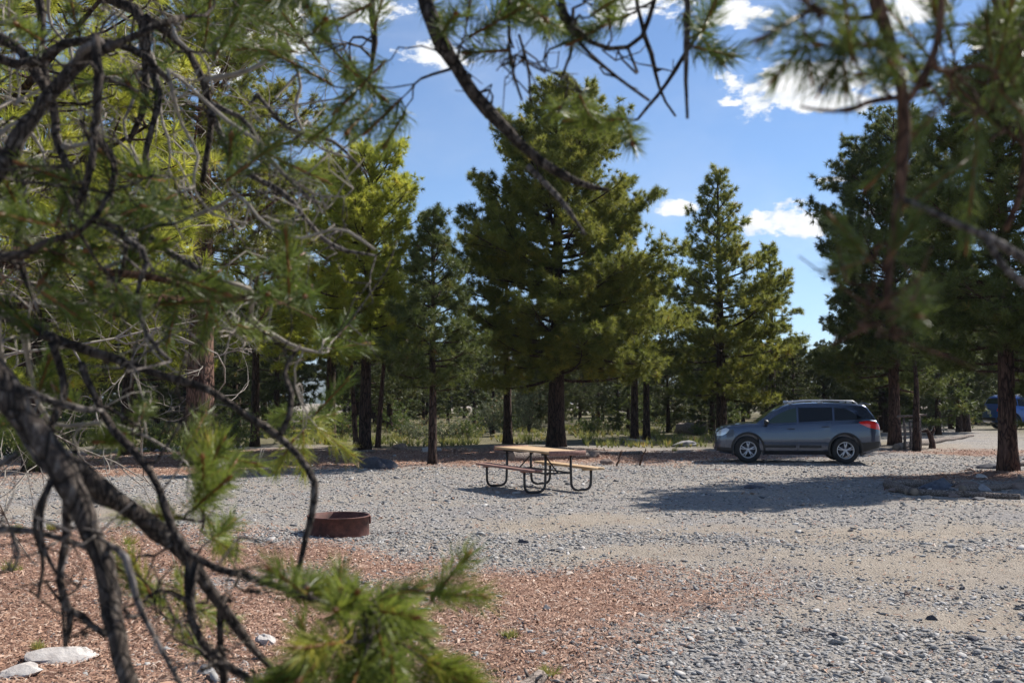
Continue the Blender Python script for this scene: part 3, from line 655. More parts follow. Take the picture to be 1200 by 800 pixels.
    for s in (-1, 1):
        sidepatch('side_window', [(.86, 1.10), (.47, 1.36), (.15, 1.495), (-.02, 1.53), (-.02, 1.135)], glass2, s=s)
        sidepatch('side_window', [(-.08, 1.14), (-.08, 1.535), (-1.0, 1.545), (-1.0, 1.19)], glass, s=s)
        sidepatch('side_window', [(-1.06, 1.195), (-1.06, 1.54), (-1.36, 1.52), (-1.78, 1.28), (-1.72, 1.23)], glass, s=s, off=.03)
        for poly, hx, hz in (([(1.02, .36), (1.02, .80), (.92, 1.045), (-.01, 1.085), (-.01, .36)], .14, .955), ([(-.03, .36), (-.03, 1.085), (-.97, 1.135), (-.93, .85), (-.80, .62), (-.72, .36)], -.80, 1.02)):
            d = sidepatch('door', poly, paint, off=.007, s=s, fn=side)
            h = MB(); y = side(hx, hz)+.035; h.box((hx, s*y, hz), (.20, .022, .035), bev=.008); h.box((hx+.085, s*(y-.018), hz), (.02, .03, .025)); h.box((hx-.085, s*(y-.018), hz), (.02, .03, .025)); h.build('handle', paint, d)
            sidepatch('side_moulding', [(min(poly[0][0], .92) if hx > 0 else -.08, .43), (min(poly[0][0], .92) if hx > 0 else -.08, .50), (.02 if hx > 0 else -.68, .50), (.02 if hx > 0 else -.68, .43)], dark, off=.018, s=s, fn=side, parent=d)
        sidepatch('sill', [(.93, .245), (.93, .345), (-.93, .345), (-.93, .255)], dark, off=.012, s=s, fn=side)
        sidepatch('rear_bumper_cladding', [(-1.76, .31), (-1.76, .58), (-2.30, .62), (-2.30, .47)], dark, off=.01, s=s, fn=side)
        sidepatch('front_bumper_cladding', [(1.78, .26), (1.78, .42), (2.2, .44), (2.2, .33)], dark, off=.01, s=s, fn=side)
        sidepatch('headlight', [(1.84, .93), (1.93, .97), (2.10, .915), (2.21, .82), (2.21, .74), (2.05, .75), (1.90, .83)], clear, off=.012, s=s, fn=side)
        sidepatch('taillight', [(-1.70, 1.15), (-1.74, 1.10), (-1.95, 1.0), (-2.29, .93), (-2.27, 1.06), (-2.15, 1.16), (-1.9, 1.18)], red, off=.015, s=s, fn=side)
        mm = MB(); mm.lathe([(.001, -.07), (.05, -.065), (.085, -.03), (.095, .02), (.085, .05), (.001, .055)], M=np.array([[0, 0, 1.], [1.25, 0, 0], [0, .85, 0]]), sides=16); mo = mm.build('mirror', dark, root, smooth=True); mo.location = (.83, s*1.0, 1.13)
        mm = MB(); mm.box((.81, s*.90, 1.08), (.05, .14, .04)); mm.build('mirror_arm', dark, root)
        mm = MB(); P = [(.15, s*.60, 1.63), (.05, s*.60, 1.70), (-.4, s*.60, 1.735), (-1.0, s*.60, 1.74), (-1.6, s*.59, 1.72), (-1.72, s*.59, 1.64)]; mm.tube(P, .02, 8)
        for x in (.12, -.7, -1.5): mm.box((x, s*.60, 1.69), (.14, .03, .08), bev=.008)
        mm.build('roof_rail', simple('rail_silver', (.45, .46, .48), .35, metal=.6), root, smooth=True)
        for ax in (1.33, -1.33):
            mm = MB(); A = np.linspace(-22, 202, 40)
            for r1, r2, oo in ((.418, .475, .016),):
                V = []
                for a in A:
                    c_, s2 = math.cos(R(a)), math.sin(R(a))
                    for r_, o2 in ((r1, -.05), (r1, oo), (r2, oo), (r2+.004, -.02)):
                        x, z = ax+r_*c_, .385+r_*s2; V.append((x, s*(side(x, max(z, .3))+o2), z))
                q = [[a*4+b_, a*4+b_+1, (a+1)*4+b_+1, (a+1)*4+b_] for a in range(len(A)-1) for b_ in range(3)]; mm.add(V, q=q)
            mm.build('arch_trim', dark, root, smooth=True)
            w = empty('wheel', (ax, s*.80, .368)); w.parent = root
            Mx = np.array([[1., 0, 0], [0, 0, s*1.], [0, 1., 0]])
            mm = MB(); mm.lathe([(.235, -.10), (.30, -.112), (.345, -.10), (.368, -.07), (.370, 0), (.368, .07), (.345, .10), (.30, .112), (.235, .10), (.232, .04), (.232, -.04), (.235, -.10)], M=Mx, sides=40); mm.build('tyre', rub, w, smooth=True)
            mm = MB(); mm.lathe([(.238, -.09), (.238, .094), (.226, .10), (.215, .085), (.205, .03), (.20, -.08)], M=Mx, sides=40)
            mm.lathe([(.001, .085), (.045, .083), (.055, .07), (.055, .0)], M=Mx, sides=20)
            for kk in range(5):
                for dd in (-.17, .17):
                    a = kk*2*math.pi/5+math.pi/2; a2 = a+dd
                    p0 = Mx @ np.array([.03*math.cos(a), .03*math.sin(a), .07]); p1 = Mx @ np.array([.222*math.cos(a2), .222*math.sin(a2), .085]); mm.tube([p0, (p0+p1)/2, p1], [.020, .017, .016], 6)
            mm.build('rim', alloy, w, smooth=True)
            mm = MB(); mm.lathe([(.001, -.02), (.16, -.02), (.16, .0), (.001, .0)], M=Mx, sides=24); mm.build('brake_disc', simple('brake_steel', (.10, .10, .11), .5, metal=.6), w)
    # windscreen, rear window, grille, plate, spoiler, underbody
    def deck(name, x0, x1, wy, mat, up=.006):
        V = []; n1 = 9
        for x in np.linspace(x0, x1, n1):
            zr = interp(x, ZR); wv = min(wy, gy(x, zr)-.10)
            for y in np.linspace(-wv, wv, 9): V.append((x+(up if x > 0 else -up), y, zr+.004+up-abs(y/wv)**2*.01))
        q = [[a*9+b_, a*9+b_+1, (a+1)*9+b_+1, (a+1)*9+b_] for a in range(n1-1) for b_ in range(8)]; mm = MB(); mm.add(V, q=q); mm.build(name, mat, root, smooth=True)
    deck('windscreen', 1.0, .36, .68, glass2); deck('rear_window', -1.98, -2.14, .62, glass2)
    mm = MB(); mm.box((-1.98, 0, 1.645), (.22, 1.12, .03), rot=np.array(Matrix.Rotation(R(-8), 3, 'Y')), bev=.01); mm.build('spoiler', paint, root)
    mm = MB(); mm.box((2.235, 0, .62), (.06, .86, .13), bev=.02); mm.box((2.23, 0, .42), (.06, 1.0, .12), bev=.02); mm.build('grille', dark, root)
    mm = MB(); mm.box((-2.30, 0, .85), (.03, .34, .16), bev=.004); mm.build('licence_plate', simple('plate_white', (.6, .6, .58), .5), root)
    mm = MB(); mm.box((-2.28, 0, .52), (.12, 1.30, .16), bev=.03); mm.build('rear_bumper', dark, root)
    mm = MB(); mm.box((0, 0, .36), (3.9, 1.10, .22)); mm.build('underbody', dark, root)
    tag(root, label, 'car', group)
    return root
paint_g = simple('slate_grey_paint', (.048, .066, .105), .22, metal=.55, coat=1.)
g = gnd(934, 543)
cy = 27.75; cx = (927.5-600)/F*cy
make_car(paint_g, 'slate grey estate suv parked side-on on the gravel with silver wheels', (cx, cy, float(hgt(cx, cy))+.0), R(180-9))
paint_b = simple('bright_blue_paint', (.012, .09, .36), .30, metal=.2, coat=1.)
bx = (1152-600)/F*56+2.6
make_car(paint_b, 'bright blue car half hidden behind the right trunk', (bx, 56.5, float(hgt(bx, 56.5))), R(6), zs=1.14)
# ------------------------------------------------------------------ mid-distance pines
def wx(px, y): return (px-600)/F*y
P_ = pine
P_((wx(652, 35), 35), pine_data(11, 12.7, .30, 2.35, lambda t: float(np.interp(t, [0, .12, .5, .78, .93, 1], [4.1, 4.5, 3.8, 2.4, 1.1, .5])), 112, dens=1.1, gapf=.08, bare=.16), M['bark'], M['needle_mid'], K=52, width=.016, label='largest broad-crowned pine standing behind the picnic table', sscale=1.15)
P_((wx(507, 26.9), 26.9), pine_data(12, 6.75, .11, 1.95, conic(1.75, .7, .2), 62, dens=1.3), M['bark'], M['needle_dark'], K=47, width=0.0128, label='small conical dark pine with slim trunk left of the picnic table', sscale=.95)
P_((wx(428, 33), 33), pine_data(13, 9.9, .20, 2.9, roundish(2.3, .5), 72, dens=1.15), M['bark'], M['needle_sunlit'], K=47, width=0.0150, label='sunlit yellow green pine with dark trunk between two thin pale trunks', sscale=1.1)
P_((wx(388, 38), 38), pine_data(14, 10.3, .20, 3.4, roundish(2.4, .5), 66), M['bark'], M['needle_sunlit'], K=44, width=0.0165, label='sunlit yellow green pine with straight dark trunk in front of the mountain gap', sscale=1.15)
P_((wx(443, 35), 35), pine_data(15, 6.8, .085, 3.6, conic(1.1, .8), 18, lean=(.5, 0)), M['bark_red'], M['needle_sunlit'], K=30, width=.02, label='thin leaning pale-barked pine right of the dark slender trunk')
P_((wx(418, 35), 35), pine_data(16, 6.8, .085, 3.8, conic(1.0, .8), 18, lean=(-.5, 0)), M['bark_red'], M['needle_sunlit'], K=30, width=.02, label='thin pale-barked pine just left of the dark slender trunk')
P_((wx(595, 38.5), 38.5), pine_data(17, 8.2, .17, 3.2, conic(2.0, .8), 34), M['bark'], M['needle_dark'], K=44, width=0.0165, label='dark thin-trunked pine under the left side of the largest crown')
P_((wx(743, 41), 41), pine_data(18, 7.0, .17, 2.9, conic(2.2, .8), 34), M['bark'], M['needle_mid'], K=32, width=.022, label='left one of the twin thin pines between largest pine and car')
P_((wx(759, 41), 41.5), pine_data(19, 7.6, .15, 2.7, conic(2.1, .8), 34), M['bark'], M['needle_dark'], K=44, width=0.0165, label='right one of the twin thin pines between largest pine and car')
P_((wx(845, 44), 44), pine_data(20, 11.8, .24, 1.7, conic(4.1, .72, .4), 78, dens=1.1, gapf=.16), M['bark'], M['needle_mid'], K=44, width=0.0180, label='tall conical pine rising behind the car bonnet', sscale=1.15)
P_((wx(905, 50), 50), pine_data(21, 9.4, .2, 3.0, conic(2.3, .7), 48, gapf=.2), M['bark'], M['needle_mid'], K=42, width=0.0195, label='open-topped pine rising behind the car roof', sscale=1.1)
P_((wx(1047, 36.9), 36.9), pine_data(22, 11.9, .22, 2.1, roundish(3.1, .5), 96, gapf=.12, dens=1.2), M['bark_red'], M['needle_dark'], K=44, width=0.0165, label='ragged pine with reddish trunk directly behind the car tail', sscale=1.1)
P_((wx(1178, 22.8), 22.8), pine_data(23, 10.3, .205, 2.1, lambda t: float(np.interp(t, [0, .1, .6, .85, 1], [1.9, 2.3, 2.15, 1.0, .3])), 104, dens=1.3, gapf=.0), M['bark_red'], M['needle_dark'], K=53, width=0.0128, label='large pine at the right edge with bare reddish lower trunk')
P_((wx(1072, 33), 33), pine_data(24, 4.2, .12, 2.4, conic(.9, .8), 14), M['bark'], M['needle_dark'], K=30, width=.02, label='short crooked pine with grey trunk between two reddish trunks')
P_((wx(1130, 52), 52), pine_data(25, 9.5, .22, 2.6, conic(3.0, .7), 44), M['bark'], M['needle_dark'], K=30, width=.026, label='dark pine left of the blue car')
def dead_twigs(seed, H0, H1, n, Ln, r=.02, azr=(0, 6.28), curl=.35, sub=5, drop=-.2):
    g_ = np.random.default_rng(seed); mb = MB()
    def go(p, d, ln, r_, lvl):
        m = 9; P = [p]; c = g_.normal(0, curl, 3)
        for k in range(m-1):
            d = norm(d+c*.35+g_.normal(0, curl*.35, 3)); P.append(P[-1]+d*ln/(m-1))
            if g_.uniform() < .25: c = g_.normal(0, curl, 3)
        P = np.array(P); mb.tube(P, np.linspace(r_, r_*.3, m), 5 if lvl else 6, cap=False)
        if lvl < 2:
            for _ in range(sub if lvl == 0 else 3):
                k = g_.integers(2, m-1); go(P[k], norm(d*.5+g_.normal(0, .8, 3)), ln*g_.uniform(.3, .6), r_*.5, lvl+1)
    for i in range(n):
        z = H0+(H1-H0)*i/n+g_.uniform(0, .1); az = g_.uniform(*azr); go(np.array([0, 0, z]), np.array([math.cos(az), math.sin(az), drop+g_.uniform(-.2, .5)]), Ln*g_.uniform(.6, 1.2), r*g_.uniform(.7, 1.2), 0)
    return mb
P_((wx(1275, 21.5), 21.5), pine_data(33, 6.2, .12, 1.0, conic(1.7, .6, .3), 60, dens=1.2), M['bark_red'], M['needle_dark'], K=44, width=.014, label='low bushy pine at the right frame edge beyond the log pile')
# tree with the big lit trunk on the left; its lower limbs are bare and grey
P_((wx(235, 27), 27), pine_data(26, 13.5, .40, 5.4, roundish(3.6, .6), 60, gapf=.1), M['bark_lit'], M['needle_mid'], K=47, width=0.0142, label='thick-trunked pine on the left with pinkish sunlit bark at its foot', dead=dead_twigs(5, 2.6, 9.0, 34, 2.7, .028, sub=6))
P_((wx(150, 31), 31), pine_data(27, 9.5, .2, 2.2, roundish(3.0, .5), 50), M['bark'], M['needle_sunlit'], K=30, width=.02, label='bushy sunlit pine left of the thick trunk')
P_((wx(40, 24), 24), pine_data(28, 9.0, .2, 2.0, roundish(2.9, .5), 50), M['bark'], M['needle_sunlit'], K=30, width=.018, label='bushy sunlit pine near the left edge of the picture')
P_((wx(300, 36), 36), pine_data(29, 8.6, .16, 2.7, roundish(2.1, .5), 36), M['bark'], M['needle_sunlit'], K=30, width=.02, label='sunlit pine between the thick trunk and the mountain gap')
# ------------------------------------------------------------------ the wood behind
protos = []
for k, (H, rr, cb, n_, mt, Rr) in enumerate([(8.5, .17, 1.3, 38, 'needle_dark', 2.5), (7.2, .14, .7, 34, 'needle_dark', 2.2), (9.4, .18, 2.0, 38, 'needle_dark', 2.6), (6.0, .12, .5, 30, 'needle_mid', 2.0)]):
    p = pine((0, 400+k*10), pine_data(50+k, H, rr, cb, (conic if k % 2 else roundish)(Rr), n_, dens=.85), M['bark'], M['needle_wood_shaded'] if mt == 'needle_dark' else M['needle_dark'], K=30, width=.032, sscale=1.3)
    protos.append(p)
WL = {'needle_dark': 'shaded dark green pine in the dense wood behind the clearing', 'needle_mid': 'mid green pine in the dense wood behind the clearing'}
rb = np.random.default_rng(99); spots = []
def toppx(H, y): return 465-(H-1.8)/y*F
tries = 0
while len(spots) < 215 and tries < 20000:
    tries += 1
    y = rb.uniform(47, 105); px = rb.uniform(-130, 1330)
    if 336 < px < 402: continue
    if 1125 < px and y < 66: continue
    x = wx(px, y)
    if any((x-a)**2+(y-b)**2 < 2.7**2 for a, b, *_ in spots): continue
    spots.append((x, y, px))
used = set()
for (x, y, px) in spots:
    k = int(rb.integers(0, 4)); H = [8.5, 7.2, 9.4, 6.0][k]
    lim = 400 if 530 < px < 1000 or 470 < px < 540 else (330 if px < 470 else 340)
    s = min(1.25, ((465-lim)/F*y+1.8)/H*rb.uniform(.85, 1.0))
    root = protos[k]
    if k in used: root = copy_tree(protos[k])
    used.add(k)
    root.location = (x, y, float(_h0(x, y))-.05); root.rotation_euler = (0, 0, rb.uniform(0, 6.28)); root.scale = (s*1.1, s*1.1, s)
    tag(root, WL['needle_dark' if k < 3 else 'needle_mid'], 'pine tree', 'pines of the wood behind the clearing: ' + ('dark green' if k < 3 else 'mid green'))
# ------------------------------------------------------------------ shrubs and grass
def shrub_obj(name, seed, w, h, mat, n=240, K=16, leaf=.07, wid=.022, tw=None):
    g_ = np.random.default_rng(seed); mb = MB(); C = []; A = []; T = []
    nst = 16
    for i in range(nst):
        az = g_.uniform(0, 6.28); rr = g_.uniform(.2, 1)*w/2; top = np.array([math.cos(az)*rr, math.sin(az)*rr, h*g_.uniform(.55, 1.0)*(1-.45*(rr/(w/2))**2)])
        t = np.linspace(0, 1, 6)[:, None]; P = top*t*np.array([1, 1, 1])+np.array([0, 0, 0]); P[:, :2] *= (t**.7); P += g_.normal(0, .02, P.shape)*t
        mb.tube(P, np.linspace(.014, .004, 6), 4, cap=False)
        bt = g_.uniform(.15, .8)
        for j in range(n//nst):
            u = g_.uniform(.35, 1.05); q = top*u*np.array([1, 1, 1])+g_.normal(0, .09*h+.03, 3); q[2] = max(.05, q[2])
            C.append(q); A.append(norm(g_.normal(0, .6, 3)+np.array([q[0]*.6, q[1]*.6, .7]))); T.append(bt+g_.normal(0, .12))
    root = empty(name, (0, 0, 0)); mb.build('stems', tw or M['bark_grey'], root, smooth=True)
    C, A, T = np.array(C), np.array(A), np.clip(np.array(T), 0, .93)
    V, f, t = tuft_arrays(C, A, np.full(len(C), leaf*1.6), K, wid, T, th=(5, 120)); mesh_np('foliage', V, [f], mat, root, attrs={'tint': t})
    return root
SH = [shrub_obj('shrub', 1, 2.6, 1.15, M['shrub_sage']), shrub_obj('shrub', 2, 1.9, 1.5, M['shrub_green']), shrub_obj('shrub', 3, 2.4, .8, M['shrub_green']), shrub_obj('shrub', 4, 1.8, 2.4, M['shrub_sage'], n=420)]
shr = [(520, 40, 0, 1.0, 'rounded sage grey bush right of the slim pine trunk'), (490, 41, 0, .9, 'sage grey bush left of the slim pine trunk'), (548, 40, 1, .8, 'yellow green bush left of the picnic table top'),
       (620, 47, 3, 1.1, 'tall pale-leaved shrub seen just left of the largest trunk'), (575, 46, 3, .9, 'tall pale-leaved shrub left of the dark thin trunk'), (470, 44, 1, 1.0, 'green bush behind the three slender trunks'), (400, 42, 1, 1.1, 'green bush between the slender trunks'), 
       (330, 38, 1, 1.1, 'green bush left of the mountain gap'), (280, 34, 1, 1.0, 'green bush right of the thick left trunk'), (180, 33, 2, 1.3, 'low bush left of the thick left trunk'), (90, 30, 1, 1.2, 'bush in the left part under the pines'), (20, 28, 2, 1.2, 'low bush at the far left edge'),
       (690, 48, 2, 1.1, 'low bush right of the largest trunk'), (722, 50, 2, 1.0, 'low bush before the twin thin pines'), (785, 52, 1, .9, 'bush behind the sawn log'), (820, 47, 2, .7, 'small bush at the car nose'), (1110, 58, 1, 1.3, 'sunlit yellow green bush left of the blue car'), (1088, 48, 3, .9, 'tall shrub between the trunks right of the car'), (965, 55, 3, 1.0, 'tall shrub behind the car roof'), (1015, 58, 1, 1.1, 'bush behind the car tail')]
first = set()
for (px, y, k, s, lb) in shr:
    o = SH[k] if k not in first else copy_tree(SH[k]); first.add(k)
    o.location = (wx(px, y), y, float(hgt(wx(px, y), y))); o.scale = (s,)*3; o.rotation_euler = (0, 0, px*.7); tag(o, lb, 'shrub', 'shrubs at the edge of the wood')
r2 = np.random.default_rng(4)
for i in range(95):
    y = r2.uniform(50, 95); px = r2.uniform(-60, 1260); k = int(r2.integers(0, 4))
    if px > 1130 and y < 60 or 336 < px < 402: continue
    o = copy_tree(SH[k]); s = r2.uniform(.9, 1.7); o.location = (wx(px, y), y, float(_h0(wx(px, y), y))); o.scale = (s, s, s*.9); o.rotation_euler = (0, 0, r2.uniform(0, 6))
    tag(o, 'sage bush of the undergrowth deep in the wood' if k in (0, 3) else 'green bush of the undergrowth deep in the wood', 'shrub', 'undergrowth bushes deep in the wood: '+('sage' if k in (0, 3) else 'green'))
def grass():
    n = 6500
    y = r2.uniform(35.5, 62, n); px = r2.uniform(-40, 1000, n); x = (px-600)/F*y
    nz = np.sin(x*.8+1)*np.cos(y*.6)+.4*np.sin(x*2.2); k = (nz > -.1) & ~((px > 850) & (y < 45)); x, y = x[k], y[k]; n = len(x)
    C = np.stack([x, y, _h0(x, y)+GROUNDBUMP(x, y)], 1); A = norm(np.stack([r2.normal(0, .15, n), r2.normal(0, .15, n), np.ones(n)], 1))
    V, f, t = tuft_arrays(C, A, r2.uniform(.16, .42, n), 9, .03, r2.uniform(.1, .9, n), th=(3, 45), spread=0.)
    tag(mesh_np('grass', V, [f], M['grass'], attrs={'tint': t}), 'yellow green grass along the edge of the wood', 'grass', kind='stuff')
grass()
for k, (px, py, s) in enumerate([(12, 672, 1.3), (20, 625, 1.2), (598, 748, .7), (640, 790, .8), (45, 760, .8), (60, 622, 1.0), (150, 640, 1.1), (790, 528, 1.6)]):
    g = gnd(px, py); n = 14; C = g+np.stack([rng.normal(0, .03*s, n), rng.normal(0, .03*s, n), np.zeros(n)], 1); C[:, 2] = hgt(C[:, 0], C[:, 1]); A = norm(np.stack([rng.normal(0, .3, n), rng.normal(0, .3, n), np.ones(n)], 1))
    V, f, t = tuft_arrays(C, A, rng.uniform(.07, .15, n)*s, 10, .008, rng.uniform(.3, .9, n), th=(3, 50), spread=0.)
    o = mesh_np('grass_tuft', V, [f], M['grass'], attrs={'tint': t}); shift_mesh(o, tuple(g)); tag(o, 'small yellow green grass tuft growing in litter or gravel', 'grass tuft', 'small grass tufts on open ground')
# ------------------------------------------------------------------ hills
def hills():
    m, nt, b, out = newmat('far_hills')
    tc = N(nt, 'ShaderNodeTexCoord'); n = N(nt, 'ShaderNodeTexNoise', i_Scale=.012, i_Detail=6.); L(nt, tc.outputs['Object'], n.inputs['Vector'])
    r = ramp(nt, n.outputs['Fac'], [(.35, (.05, .075, .07)), (.65, (.13, .135, .10))]); L(nt, r.outputs[0], b.inputs['Base Color']); b.inputs['Roughness'].default_value = 1
    xs = np.linspace(-3600, 3600, 181); ys = np.linspace(2400, 4200, 30); X, Y = np.meshgrid(xs, ys)
    t = (Y-2400)/1800; Z = -20+np.sin(t*math.pi)**.7*(120+40*np.sin(X*.0021+1)+25*np.sin(X*.0057)+12*np.sin(X*.013+Y*.01)+5*np.sin(X*.04+Y*.03))
    nx = len(xs); a = (np.arange(len(ys)-1)[:, None]*nx+np.arange(nx-1)).ravel()
    tag(mesh_np('hills', np.stack([X, Y, Z], -1).reshape(-1, 3), [np.stack([a, a+1, a+1+nx, a+nx], 1)], m, smooth=True), kind='structure')
hills()
# ------------------------------------------------------------------ pines close to the camera
class NearTree:
    def __init__(s, base, trunk, rads, bark, needle, label, seed):
        s.g = np.random.default_rng(seed); s.root = empty('pine_tree', base); s.base = np.array(base); s.bark = bark; s.needle = needle
        mb = MB(); mb.tube(np.array(trunk)-s.base, rads, 14, rough=.05); mb.build('trunk', M['bark'], s.root, smooth=True)
        s.limbs = []; tag(s.root, label, 'pine tree')
    def limb(s, pts, widths=None, nd=None, bark=None, wiggle=.0):
        """pts are world points, widths radii; resampled smoothly"""
        pts = np.array(pts, float); r = np.array(widths, float); n = len(pts)
        t = np.concatenate([[0], np.cumsum(np.linalg.norm(np.diff(pts, axis=0), axis=1))]); m = max(10, int(t[-1]/.03))
        tt = np.linspace(0, t[-1], m)
        P = np.stack([cr(t, pts[:, k], tt) for k in range(3)], 1); Rr = np.interp(tt, t, r)
        w = s.g.normal(0, 1, (m, 3)); w = (w+np.roll(w, 1, 0)+np.roll(w, 2, 0))/3; P = P+w*Rr[:, None]*.5
        lb = dict(mb=MB(), P=list(P), R=list(Rr), sh=[], bark=bark or s.bark, nd=nd or s.needle)
        lb['mb'].tube(P, Rr*(1+.10*np.sin(np.arange(m)*1.1+s.g.uniform(0, 6))), 12, rough=.10)
        for _ in range(int(m*.25)):    # knots and short broken stubs
            k = s.g.integers(1, m-1); d = norm(s.g.normal(size=3)); l_ = Rr[k]*s.g.uniform(1.1, 1.9); lb['mb'].tube([P[k], P[k]+d*l_*.8, P[k]+d*l_], [Rr[k]*.45, Rr[k]*.35, Rr[k]*.12], 6, rough=.2)
        s.limbs.append(lb); return lb
    def twig(s, lb, P, r0, r1):
        P = np.array(P); n = len(P); Rr = np.linspace(r0, r1, n)
        lb['mb'].tube(P, Rr, 6, cap=True, rough=.08); lb['P'] += list(P[1:]); lb['R'] += list(Rr[1:])
    def nearest(s, q, lbs=None, bias=1.0):
        best = None
        for lb in (lbs or s.limbs):
            A = np.array(lb['P']); d = np.linalg.norm((A-q)*np.array([1, .8, 1]), axis=1)+.15*(np.array(lb['R']) < .002)
            k = int(d.argmin())
            if best is None or d[k] < best[0]: best = (d[k], lb, k)
        return best
    def grow(s, q, shoot=True, bow=.25, ln=None, big=1., lbs=None):
        d, lb, k = s.nearest(q, lbs); p = np.array(lb['P'][k]); rr = lb['R'][k]; v = q-p; D = np.linalg.norm(v)+1e-6
        if D < .03: D = .03
        n = max(6, int(D/.03)); t = np.linspace(0, 1, n)[:, None]
        b1 = s.g.normal(0, 1, 3)*bow*D; b2 = s.g.normal(0, 1, 3)*bow*D*.4
        P = p+v*t+b1*np.sin(t*math.pi)*.7+b2*np.sin(t*2*math.pi)+s.g.normal(0, .003, (n, 3))*np.sin(t*math.pi)
        r0 = min(rr*.75, .0025+.006*min(D, 1.)); s.twig(lb, P, r0, max(.0012, r0*.35))
        if shoot:
            d_ = norm(P[-1]-P[-3]+np.array([0, 0, .25*D/n])+s.g.normal(0, .1, 3)*D/n); s.shoot(lb, P[-1], d_, (ln or s.g.uniform(.07, .13)), big)
        else:
            for _ in range(2):
                kk = s.g.integers(n//3, n); e = P[kk]+norm(s.g.normal(size=3))*s.g.uniform(.03, .12); m_ = (P[kk]+e)/2+s.g.normal(0, .012, 3)
                s.twig(lb, [P[kk], m_, e], .0017, .0007)
    def shoot(s, lb, p, d, ln, big=1.): lb['sh'].append((p, d, ln, big, s.g.uniform(.25, .9) if p[2] < 1.75 else s.g.uniform(.0, .4)))  # higher shoots get a darker tint that stands in for shade
    def finish(s, K=150, nw=.0018, nl=.047, st=1.):
        for lb in s.limbs:
            o = lb['mb']; V = [v-s.base for v in o.V]; o.V = V; br = o.build('branch', lb['bark'], s.root, smooth=True)
            if not lb['sh']: continue
            VV, QQ, TT = [], [], []; n0 = 0
            for (p, d, ln, big, tint) in lb['sh']:
                k = int(K*(.5+ln/.14)); u = s.g.uniform(-.15, 1.02, (k, 1)); c = p+d*ln*u; a = np.repeat(d[None], k, 0)
                pr = rand_perp(a, k); th = np.radians(s.g.uniform(18, 72, (k, 1))*(1.15-.35*np.clip(u, 0, 1))); dd = a*np.cos(th)+pr*np.sin(th)
                l_ = nl*big*s.g.uniform(.7, 1.1, (k, 1)); side = norm(np.cross(dd, s.g.normal(size=(k, 3))))*nw*.5
                bend = (a*.18+s.g.normal(0, .06, (k, 3)))*l_; e = np.zeros((k, 5, 3)); e[:, 0] = c-side*.7; e[:, 1] = c+side*.7
                mid = c+dd*l_*.55-bend*.15; e[:, 2] = mid+side; e[:, 3] = mid-side; e[:, 4] = c+dd*l_+bend
                VV.append(e.reshape(-1, 3)); TT.append(np.repeat(np.clip(tint+s.g.normal(0, .12, k), 0, .93), 5)); QQ.append(np.arange(k)*5+n0); n0 += k*5
            b = np.concatenate(QQ)[:, None]; V = np.vstack(VV)-s.base; T = np.concatenate(TT)
            sm = MB()
            for (p, d, ln, big, tint) in lb['sh']: 
                p = p-s.base; sm.tube([p-d*.01, p+d*ln*.5, p+d*ln*.93, p+d*(ln+.004), p+d*(ln+.018)], np.array([.0026, .0026, .0030, .0052, .0012])*st, 6)
            n1 = len(V); V = np.vstack([V]+sm.V); T = np.concatenate([T, np.ones(sm.n)])
            nd = mesh_np('foliage', V, [b+np.array([[0, 1, 2, 3]]), np.vstack(sm.Q)+n1, np.vstack([b+np.array([[3, 2, 4]]), np.vstack(sm.T)+n1])], M[lb['nd']], br, attrs={'tint': T})
def cr(t, p, tt):
    """smooth interpolation through the points (cubic hermite)"""
    m = np.gradient(p, t); k = np.clip(np.searchsorted(t, tt, side='right')-1, 0, len(t)-2); h = t[k+1]-t[k]; u = (tt-t[k])/h
    return (2*u**3-3*u**2+1)*p[k]+(u**3-2*u**2+u)*h*m[k]+(-2*u**3+3*u**2)*p[k+1]+(u**3-u**2)*h*m[k+1]
def tr(pts, pre=(), prer=()):
    """traced limb: (px, py, depth m, width px) -> world points and radii"""
    W = [at(a, b, c) for a, b, c, d in pts]; r = [d*c/F/2*(.76 if d > 10 else .9) for a, b, c, d in pts]
    return list(pre)+W, list(prer)+r
g0 = float(hgt(-1.75, 1.6))
TL = NearTree((-1.75, 1.6, g0), [(-1.75, 1.6, g0-.2), (-1.74, 1.62, g0+1), (-1.70, 1.6, g0+2.2), (-1.66, 1.58, g0+3.4), (-1.6, 1.55, g0+5)], [.17, .14, .125, .11, .07], M['bark_dark'], 'needle_near', 'gnarled pine close by on the left whose crooked branches fill the left of the picture', 1)
Tk = lambda z: np.array([-1.72+.02*(z-1), 1.6, z])
def LB(pts, z=None, r=.03, **k):
    w, rr = tr(pts, [Tk(z)] if z is not None else [], [r] if z is not None else []); return TL.limb(w, rr, **k)
L1 = LB([(-90, 400, 1.50, 50), (0, 445, 1.5, 44), (40, 505, 1.5, 42), (75, 560, 1.5, 38), (105, 620, 1.5, 34), (125, 680, 1.48, 30), (140, 740, 1.46, 30), (152, 800, 1.44, 29), (160, 900, 1.42, 24)], 1.9, .045)
L2 = LB([(50, 512, 1.5, 20), (90, 548, 1.55, 30), (135, 580, 1.6, 30), (180, 612, 1.64, 28), (212, 640, 1.68, 28), (232, 668, 1.7, 22), (262, 712, 1.72, 16), (300, 760, 1.72, 12), (335, 800, 1.7, 9), (360, 850, 1.7, 7)])
LB([(225, 655, 1.68, 18), (222, 690, 1.66, 16), (226, 730, 1.64, 14), (255, 768, 1.62, 12), (300, 800, 1.6, 11), (330, 840, 1.6, 9)])
LB([(262, 700, 1.72, 12), (258, 740, 1.72, 11), (262, 790, 1.72, 10), (262, 860, 1.72, 9)])
